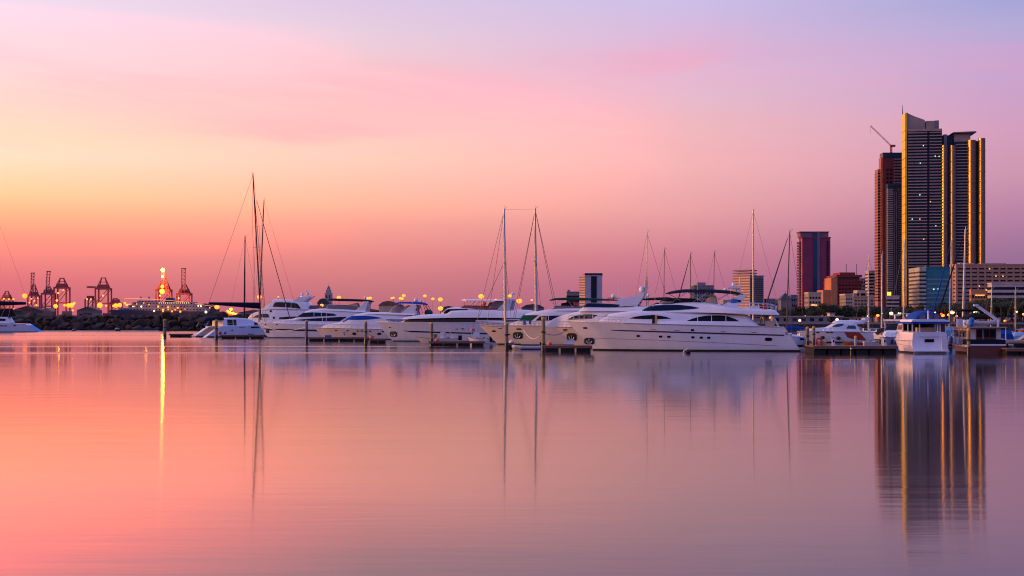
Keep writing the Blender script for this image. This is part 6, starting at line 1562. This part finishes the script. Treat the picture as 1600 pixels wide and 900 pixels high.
sts('slender red crane with a tall open boom frame right of the brightest crane', 286, 419.6, 445, 459, 1900, CR[0], 19, lights=((280, 466, .9, O_),), boomw=5.4)
sts('low crane in the glow left of the ferry', 178, None, 466, 474, 2100, CR[1], 16, lights=((182, 477.6, 2.4, O_), (188, 476.6, 2.4, O_), (196, 473.6, 1.3, O_), (199, 476.5, 1.3, O_), (203, 476, 1.0, O_), (178, 478, 1.2, O_)))
sts('small crane half hidden by the boom of the wide red crane', 139, None, 463, 468, 2200, CR[1], 12)
def ferry():
    d = 1180.0; k = d / F
    t = thing('ferry', 'lit white and navy passenger ferry behind the breakwater', 'ship', ((255 - 800) * k, d, 0))
    X = lambda px: (px - 255) * k
    Z = lambda py: CAMH + (HOR - py) * k
    hp = [(X(172), Z(484)), (X(335), Z(487)), (X(326), -1.5), (X(178), -1.5)]
    MB().prism(hp, 0, 16).build('hull', mat('ferry_navy_hull', (.045, .03, .06), .4), t)
    wm = mat('ferry_white', (.28, .25, .31), .5)
    decks = [(186, 322, 486.5, 481), (200, 315, 481, 476.2), (206, 303, 476.2, 472), (213, 240, 472, 469.6)]
    for i, (a, b_, y0, y1) in enumerate(decks):
        o = MB().box(X(a), X(b_), .6 + i * .6, 15 - i * .6, Z(y0), Z(y1)).build('deck_house', wm, t)
        n = int((b_ - a) / 5)
        w = MB().box(-.55, .55, -.08, .08, -.5, .5).build('window', CDARK, o, False, (X(a + 4), .55 + i * .6, Z((y0 + y1) / 2)))
        for j in range(1, n): copy_part(w, (X(a + 4 + j * 4.9), .55 + i * .6, Z((y0 + y1) / 2)), o)
    MB().prism([(X(255), Z(472)), (X(257.5), Z(465)), (X(268), Z(465.2)), (X(271), Z(472))], 5, 11).build('funnel', mat('funnel_blue', (.03, .04, .10), .5), t)
    for px in (216, 229): MB().tube((X(px), 8, Z(470)), (X(px), 8, Z(464)), .3, n=6).sph((X(px), 8, Z(464.6)), 1.0, 8, 6).build('radar_mast', wm, t)
    rnd = random.Random(5)
    for i in range(15): MB().sph((0, 0, 0), .3, 6, 4).build('deck_light', LAMPW, t, True, (X(248 + i * 3.3), 1.6, Z(473.4)))
    for px, py, r, lm in ((210, 478.6, .5, LAMPO), (214, 475, .5, LAMPO), (221, 479, .8, LAMPW), (225, 473.6, .5, LAMPO), (233, 476, .5, LAMPO), (247.5, 479, .9, LAMPO), (263, 480, .9, LAMPO), (278, 481, .9, LAMPO), (241, 486, .8, LAMPW), (255, 484, .9, LAMPO), (255, 486.6, .8, LAMPO), (269, 486.6, .8, LAMPO), (274, 484, .6, LAMPO), (282, 487, .9, LAMPO), (322, 487.6, 1.1, LAMPW), (310, 478, .6, LAMPW), (314, 478.4, .7, LAMPW), (328, 481, .6, LAMPO), (208, 479, .5, LAMPW), (289, 483, .4, LAMPO), (263, 483.6, .5, LAMPO)):
        MB().sph((0, 0, 0), r, 8, 5).build('deck_light', lm, t, True, (X(px), -.6, Z(py)))
    MB().path([(X(330 - 30 * s * 4.6), 4, Z(478.6 - 12.5 * (1 - (1 - s) ** 2))) for s in np.linspace(0, 1, 10)], .16, 4).build('light_string', mat('string_light_glow', (1, .5, .1), .5, emit=(1, .35, .04), estr=1.2), t)
ferry()
def containers():
    cols = [(.22, .05, .04), (.05, .07, .14), (.22, .20, .22), (.28, .12, .06), (.06, .10, .10), (.14, .12, .15)]
    pr = []
    for i, c in enumerate(cols):
        m = mat('container_paint_%s' % ('red', 'blue', 'grey', 'orange', 'green', 'slate')[i], c, .6, var=.3, scale=.6, stretch=(6, 1, .2))
        mb = MB(); L_ = 12.2
        pts = []
        for j in range(49):
            x = -L_ / 2 + L_ * j / 48; pts.append((x, -1.22 + (.05 if j % 4 in (1, 2) else 0)))
        mb.grid([[(x, y, 0) for x, y in pts], [(x, y, 2.6) for x, y in pts]]); mb.grid([[(x, -y, 0) for x, y in pts], [(x, -y, 2.6) for x, y in pts]])
        mb.grid([[(x, y, 2.6) for x, y in pts], [(x, -y, 2.6) for x, y in pts]])
        for e in (pts[0], pts[-1]): mb.grid([[(e[0], e[1], 0), (e[0], -e[1], 0)], [(e[0], e[1], 2.6), (e[0], -e[1], 2.6)]])
        me = mb.build('container', m)
        pr.append(me)
    rnd = random.Random(2); used = set()
    d = 1640.0; px = -20
    word = ('brick red', 'navy', 'light grey', 'orange', 'dull green', 'slate')
    while px < 175:
        hgt = rnd.choice((3, 4, 5, 5, 6)) if rnd.random() < .85 else 0
        for r_ in range(hgt):
            i = rnd.randrange(6); loc = ((px - 800) * d / F, d + rnd.choice((0, 3)), BGZ + r_ * 2.61)
            if i not in used: used.add(i); o = pr[i]; o.location = loc
            else: o = pr[i].copy(); o.location = loc; COL.objects.link(o)
            tag(o, '%s shipping container stacked on the port quay below the cranes' % word[i], 'container', '%s containers on the port quay' % word[i])
        px += 15.6
containers()
# warm pools of light thrown by the port's floodlights
def glow(px, py, d, w):
    l = bpy.data.lights.new('port_floodlight', 'POINT'); l.energy = w; l.color = (1, .36, .05); l.shadow_soft_size = 1.5
    o = bpy.data.objects.new('port_floodlight', l); o.location = P(px, py, d); COL.objects.link(o)
for px, py, d, w in ((55, 474, 2030, 2500), (92, 470, 1940, 2500), (114, 477, 1930, 3000), (158, 477, 1930, 3000), (186, 477, 1920, 3000), (254, 440, 1890, 20000), (254, 458, 1890, 16000), (286, 470, 1890, 12000), (258, 481, 1170, 2200), (228, 478, 1170, 1500), (290, 481, 1170, 1500), (361, 487, 1494, 24000), (8, 470, 2280, 14000)):
    glow(px, py, d, w)
wh = [bmat('shed_grey', (.10, .055, .06)), bmat('shed_rust', (.12, .04, .035)), bmat('shed_white', (.24, .15, .16))]
for i, (a, b_, yt, d, lab) in enumerate(((20, 62, 478, 1800, 'long grey port shed under the second crane'), (62, 80, 481, 1780, 'short rusty port shed under the flat-topped crane'), (120, 152, 479, 1800, 'white port shed between the two wide red cranes'), (300, 338, 474, 1800, 'grey port shed behind the ferry stern'),
                                         (338, 372, 486, 1500, 'rusty shed in the orange glow below the navy boom cover'), (372, 420, 484, 1560, 'grey shed behind the catamaran saloon'), (430, 500, 482, 1560, 'long white shed hidden behind the tall pilothouse yacht'), (520, 600, 480, 1560, 'long grey shed behind the ivory yacht'), (720, 800, 482, 1560, 'long rusty shed behind the hardtop'))):
    k = d / F; W = (b_ - a) * k; Ht = CAMH + (HOR - yt) * k - BGZ
    t = thing('port_shed', lab, 'shed', (((a + b_) / 2 - 800) * k, d, BGZ))
    MB().box(-W / 2, W / 2, 0, 20, 0, Ht * .75).build('wall', wh[i % 3], t)
    MB().prism([(-W / 2 - .5, Ht * .75), (0, Ht), (W / 2 + .5, Ht * .75)], -.5, 20.5).build('roof', wh[(i + 1) % 3], t)
    for j in range(3): MB().box(-2, 2, -.12, .1, 0, Ht * .5).build('door', CDARK, t, False, (-W * .3 + W * .3 * j, 0, 0))
# golden glow cluster by the catamaran boom: lit tree-shaped mast lights on the far quay
def lamp(px, py, d, label, m=LAMPO, r=.7, base=None, cat='street lamp', name='street_lamp', arm=0.8):
    k = d / F; z = CAMH + (HOR - py) * k; b0 = BGZ if base is None else base
    t = thing(name, label, cat, ((px - 800) * k + 0, d, b0))
    MB().tube((0, .3, 0), (0, .3, z - b0 + .2), .14, .09, 6).build('pole', POLEM, t)
    MB().beam((0, .3, z - b0 + .2), (0, -.1, z - b0 + .25), .12).build('arm', POLEM, t)
    MB().sph((0, 0, 0), r, 10, 6, 1, 1, .8).build('lamp_head', m, t, True, (0, -.2, z - b0))
    return t
CREST = 6.1
for px, py, r, lab in ((339.2, 480, 1.0, 'orange lamp shining under the end of the navy boom cover'), (405.6, 464, .95, 'orange lamp shining beside the catamaran mast'), (503, 477, .7, 'orange lamp glowing through the bridge of the navy-striped yacht'), (529.6, 465, .85, 'orange lamp just above the black bimini'),
                       (574.6, 466, .62, 'left one of the paired orange lamps above the black bimini end'), (578.6, 465.8, .66, 'right one of the paired orange lamps above the black bimini end'), (612.4, 466, .5, 'small orange lamp above the brown pavilion roof'), (614.8, 465.4, .5, 'tiny orange lamp close beside the small one above the pavilion'), (626, 466.4, .7, 'lower orange lamp of the three left of the blue bimini'),
                       (631, 462, .72, 'highest orange lamp left of the blue bimini'), (628.6, 466.8, .6, 'middle orange lamp of the three left of the blue bimini'), (664, 462.4, .66, 'orange lamp above the right end of the blue bimini'), (676.4, 467, .62, 'dim orange lamp beside the tall white antenna'),
                       (688, 468, .95, 'upper orange lamp above the long yacht brow'), (688.4, 482, 1.05, 'lower orange lamp right on the long yacht brow'), (725.8, 469, .55, 'orange lamp at the front edge of the hardtop'), (752, 463.2, 1.15, 'bright orange lamp above the hardtop'), (774.6, 468.4, .45, 'faint orange lamp left of the foremast'), (796.6, 462.4, .75, 'orange lamp between foremast and radar dish'),
                       (811.2, 470.4, 1.15, 'bright orange lamp between the two schooner masts'), (831, 469, .45, 'faint orange lamp close to the mainmast'), (435, 464, .35, 'tiny orange lamp above the pilothouse roof'), (471.4, 465, .7, 'orange lamp under the twin radomes')):
    d = 527 + (px % 7) if px < 620 else 934 + (px % 9)
    kk_ = 1 if px < 620 else 1.75
    lamp(px, py, d, lab, LAMPO, r * kk_ * 1.05, base=CREST if px < 620 else None)
for i, (px, py, d, r, lab) in enumerate(((352, 491, 1500, 1.8, 'low orange quay lamp under the navy boom, leftmost of its cluster'), (358, 488, 1500, 2.0, 'low orange quay lamp under the navy boom, second of its cluster'), (361, 483, 1500, 2.2, 'upper orange quay lamp under the navy boom'), (364.5, 489.6, 1500, 2.0, 'low orange quay lamp beside the blue cabin cover'), (369, 491, 1500, 1.8, 'low orange quay lamp right of the cluster under the boom'), (346, 491.6, 1500, 1.2, 'small orange quay lamp by the ferry stern'), (355.4, 485.6, 1500, 1.2, 'small yellow quay lamp above the cluster'))):
    lamp(px, py, d, lab, LAMPO, r, name='quay_lamp', cat='lamp')
# lamps along the right promenade
for px, py, r, m_, lab in ((1487.8, 488, .95, LAMPW, 'brightest white promenade lamp beside the silver mast'), (1392.4, 489.6, .85, LAMPG, 'bright greenish promenade lamp left of the radar scanner'), (1371.4, 493, .7, LAMPO, 'round orange lamp near the grey mast foot'), (1356, 494, .45, LAMPG, 'small greenish lamp right of the cruiser arch'),
                           (1378, 489.6, .35, LAMPW, 'tiny white lamp left of the greenish lamp'), (1404, 489.4, .4, LAMPG, 'tiny greenish lamp over the radar scanner'), (1407, 489.8, .4, LAMPG, 'tiny greenish lamp by the blue canopy edge'), (1461, 488.2, .35, LAMPW, 'tiny white lamp right of the blue canopy'), (1470.6, 490.6, .6, LAMPR, 'reddish lamp right of the blue canopy'), (1473.2, 493, .75, LAMPO, 'orange lamp below the reddish one'),
                           (1482, 492, .7, LAMPO, 'orange lamp just left of the brightest white lamp'), (1494.6, 494, .5, LAMPO, 'small orange lamp just right of the brightest white lamp'), (1522, 487.8, .35, LAMPW, 'tiny white lamp left of the crane arm'), (1525.4, 486.6, .5, LAMPG, 'yellow-green lamp left of the crane arm'), (1588, 487.2, .5, LAMPG, 'greenish lamp between the two short masts'), (1599, 491, .6, LAMPO, 'orange lamp at the right edge'),
                           (1570, 501.4, .5, LAMPO, 'low orange lamp behind the deep blue canopy'), (1258, 494, .3, LAMPG, 'faint lamp above the blue boom cover'), (1282.6, 495, .45, LAMPO, 'left dim orange lamp above the red-striped cruiser bow'), (1290, 494.6, .4, LAMPO, 'right dim orange lamp above the red-striped cruiser bow'), (1308, 499.6, .6, LAMPW, 'white lamp over the red-striped cruiser windscreen'), (1249.4, 500.8, .5, LAMPW, 'low white lamp above the grey mooring pile'), (1190, 496.5, .45, LAMPO, 'orange lamp seen under the upper deck overhang, left'), (1203, 496.5, .45, LAMPO, 'orange lamp seen under the upper deck overhang, right')):
    lamp(px, py, 560 if py < 498 else 470, lab, m_, r)
# things standing on the promenade
for px, w, h_, lab, m_ in ((1300.4, 1.8, 3.6, 'small white kiosk on the promenade above the cruiser', wht), (1262, 26, 2.4, 'long low grey terminal on the promenade behind the mooring piles', gry), (1332, 8, 2.0, 'low brown ticket booth on the promenade behind the cruiser flybridge', bge)):
    d = 475.0
    t = thing('kiosk', lab, 'kiosk', ((px - 800) * d / F, d, QZ))
    MB().box(-w / 2, w / 2, 0, 4, 0, h_).build('wall', m_, t); MB().box(-w / 2 - .3, w / 2 + .3, -.4, 4.4, h_, h_ + .25).build('roof', gry if m_ is not gry else wht, t)
    n = max(1, int(w / 3))
    for i in range(n): MB().box(-.8 if w > 3 else -.5, .8 if w > 3 else .5, -.08, .1, h_ * .3, h_ * .75).build('window', CDARK, t, False, (-w / 2 + w * (i + .5) / n, 0, 0))
def car(px, label, m, group=None, d=440):
    t = thing('parked_car', label, 'car', ((px - 800) * d / F, d, QZ + .02))
    MB().prism([(-2.1, .35), (-2.1, .8), (-1.2, .9), (1.2, .9), (2.1, .78), (2.1, .35)], -.85, .85).build('body', m, t)
    MB().prism([(-1.3, .9), (-.8, 1.4), (.7, 1.42), (1.3, .9)], -.72, .72).build('cabin', CDARK, t)
    for x in (-1.3, 1.3):
        for y in (-.8, .8): MB().tube((x, y - .1, .33), (x, y + .1, .33), .33, n=14).build('wheel', RUBBER, t, True)
    for y in (-.6, .6): MB().box(-2.14, -2.08, y - .15, y + .15, .6, .75).build('taillight', LAMPR, t)
    return t
car(1581, 'red car with tail lights on, on the promenade behind the deep blue canopy', mat('car_red', (.35, .02, .02), .3))
car(1590, 'dark car on the promenade right of the red car', mat('car_dark', (.03, .03, .035), .3))
car(1345, 'white car on the promenade behind the cruiser arch', mat('car_white', (.6, .58, .58), .3))
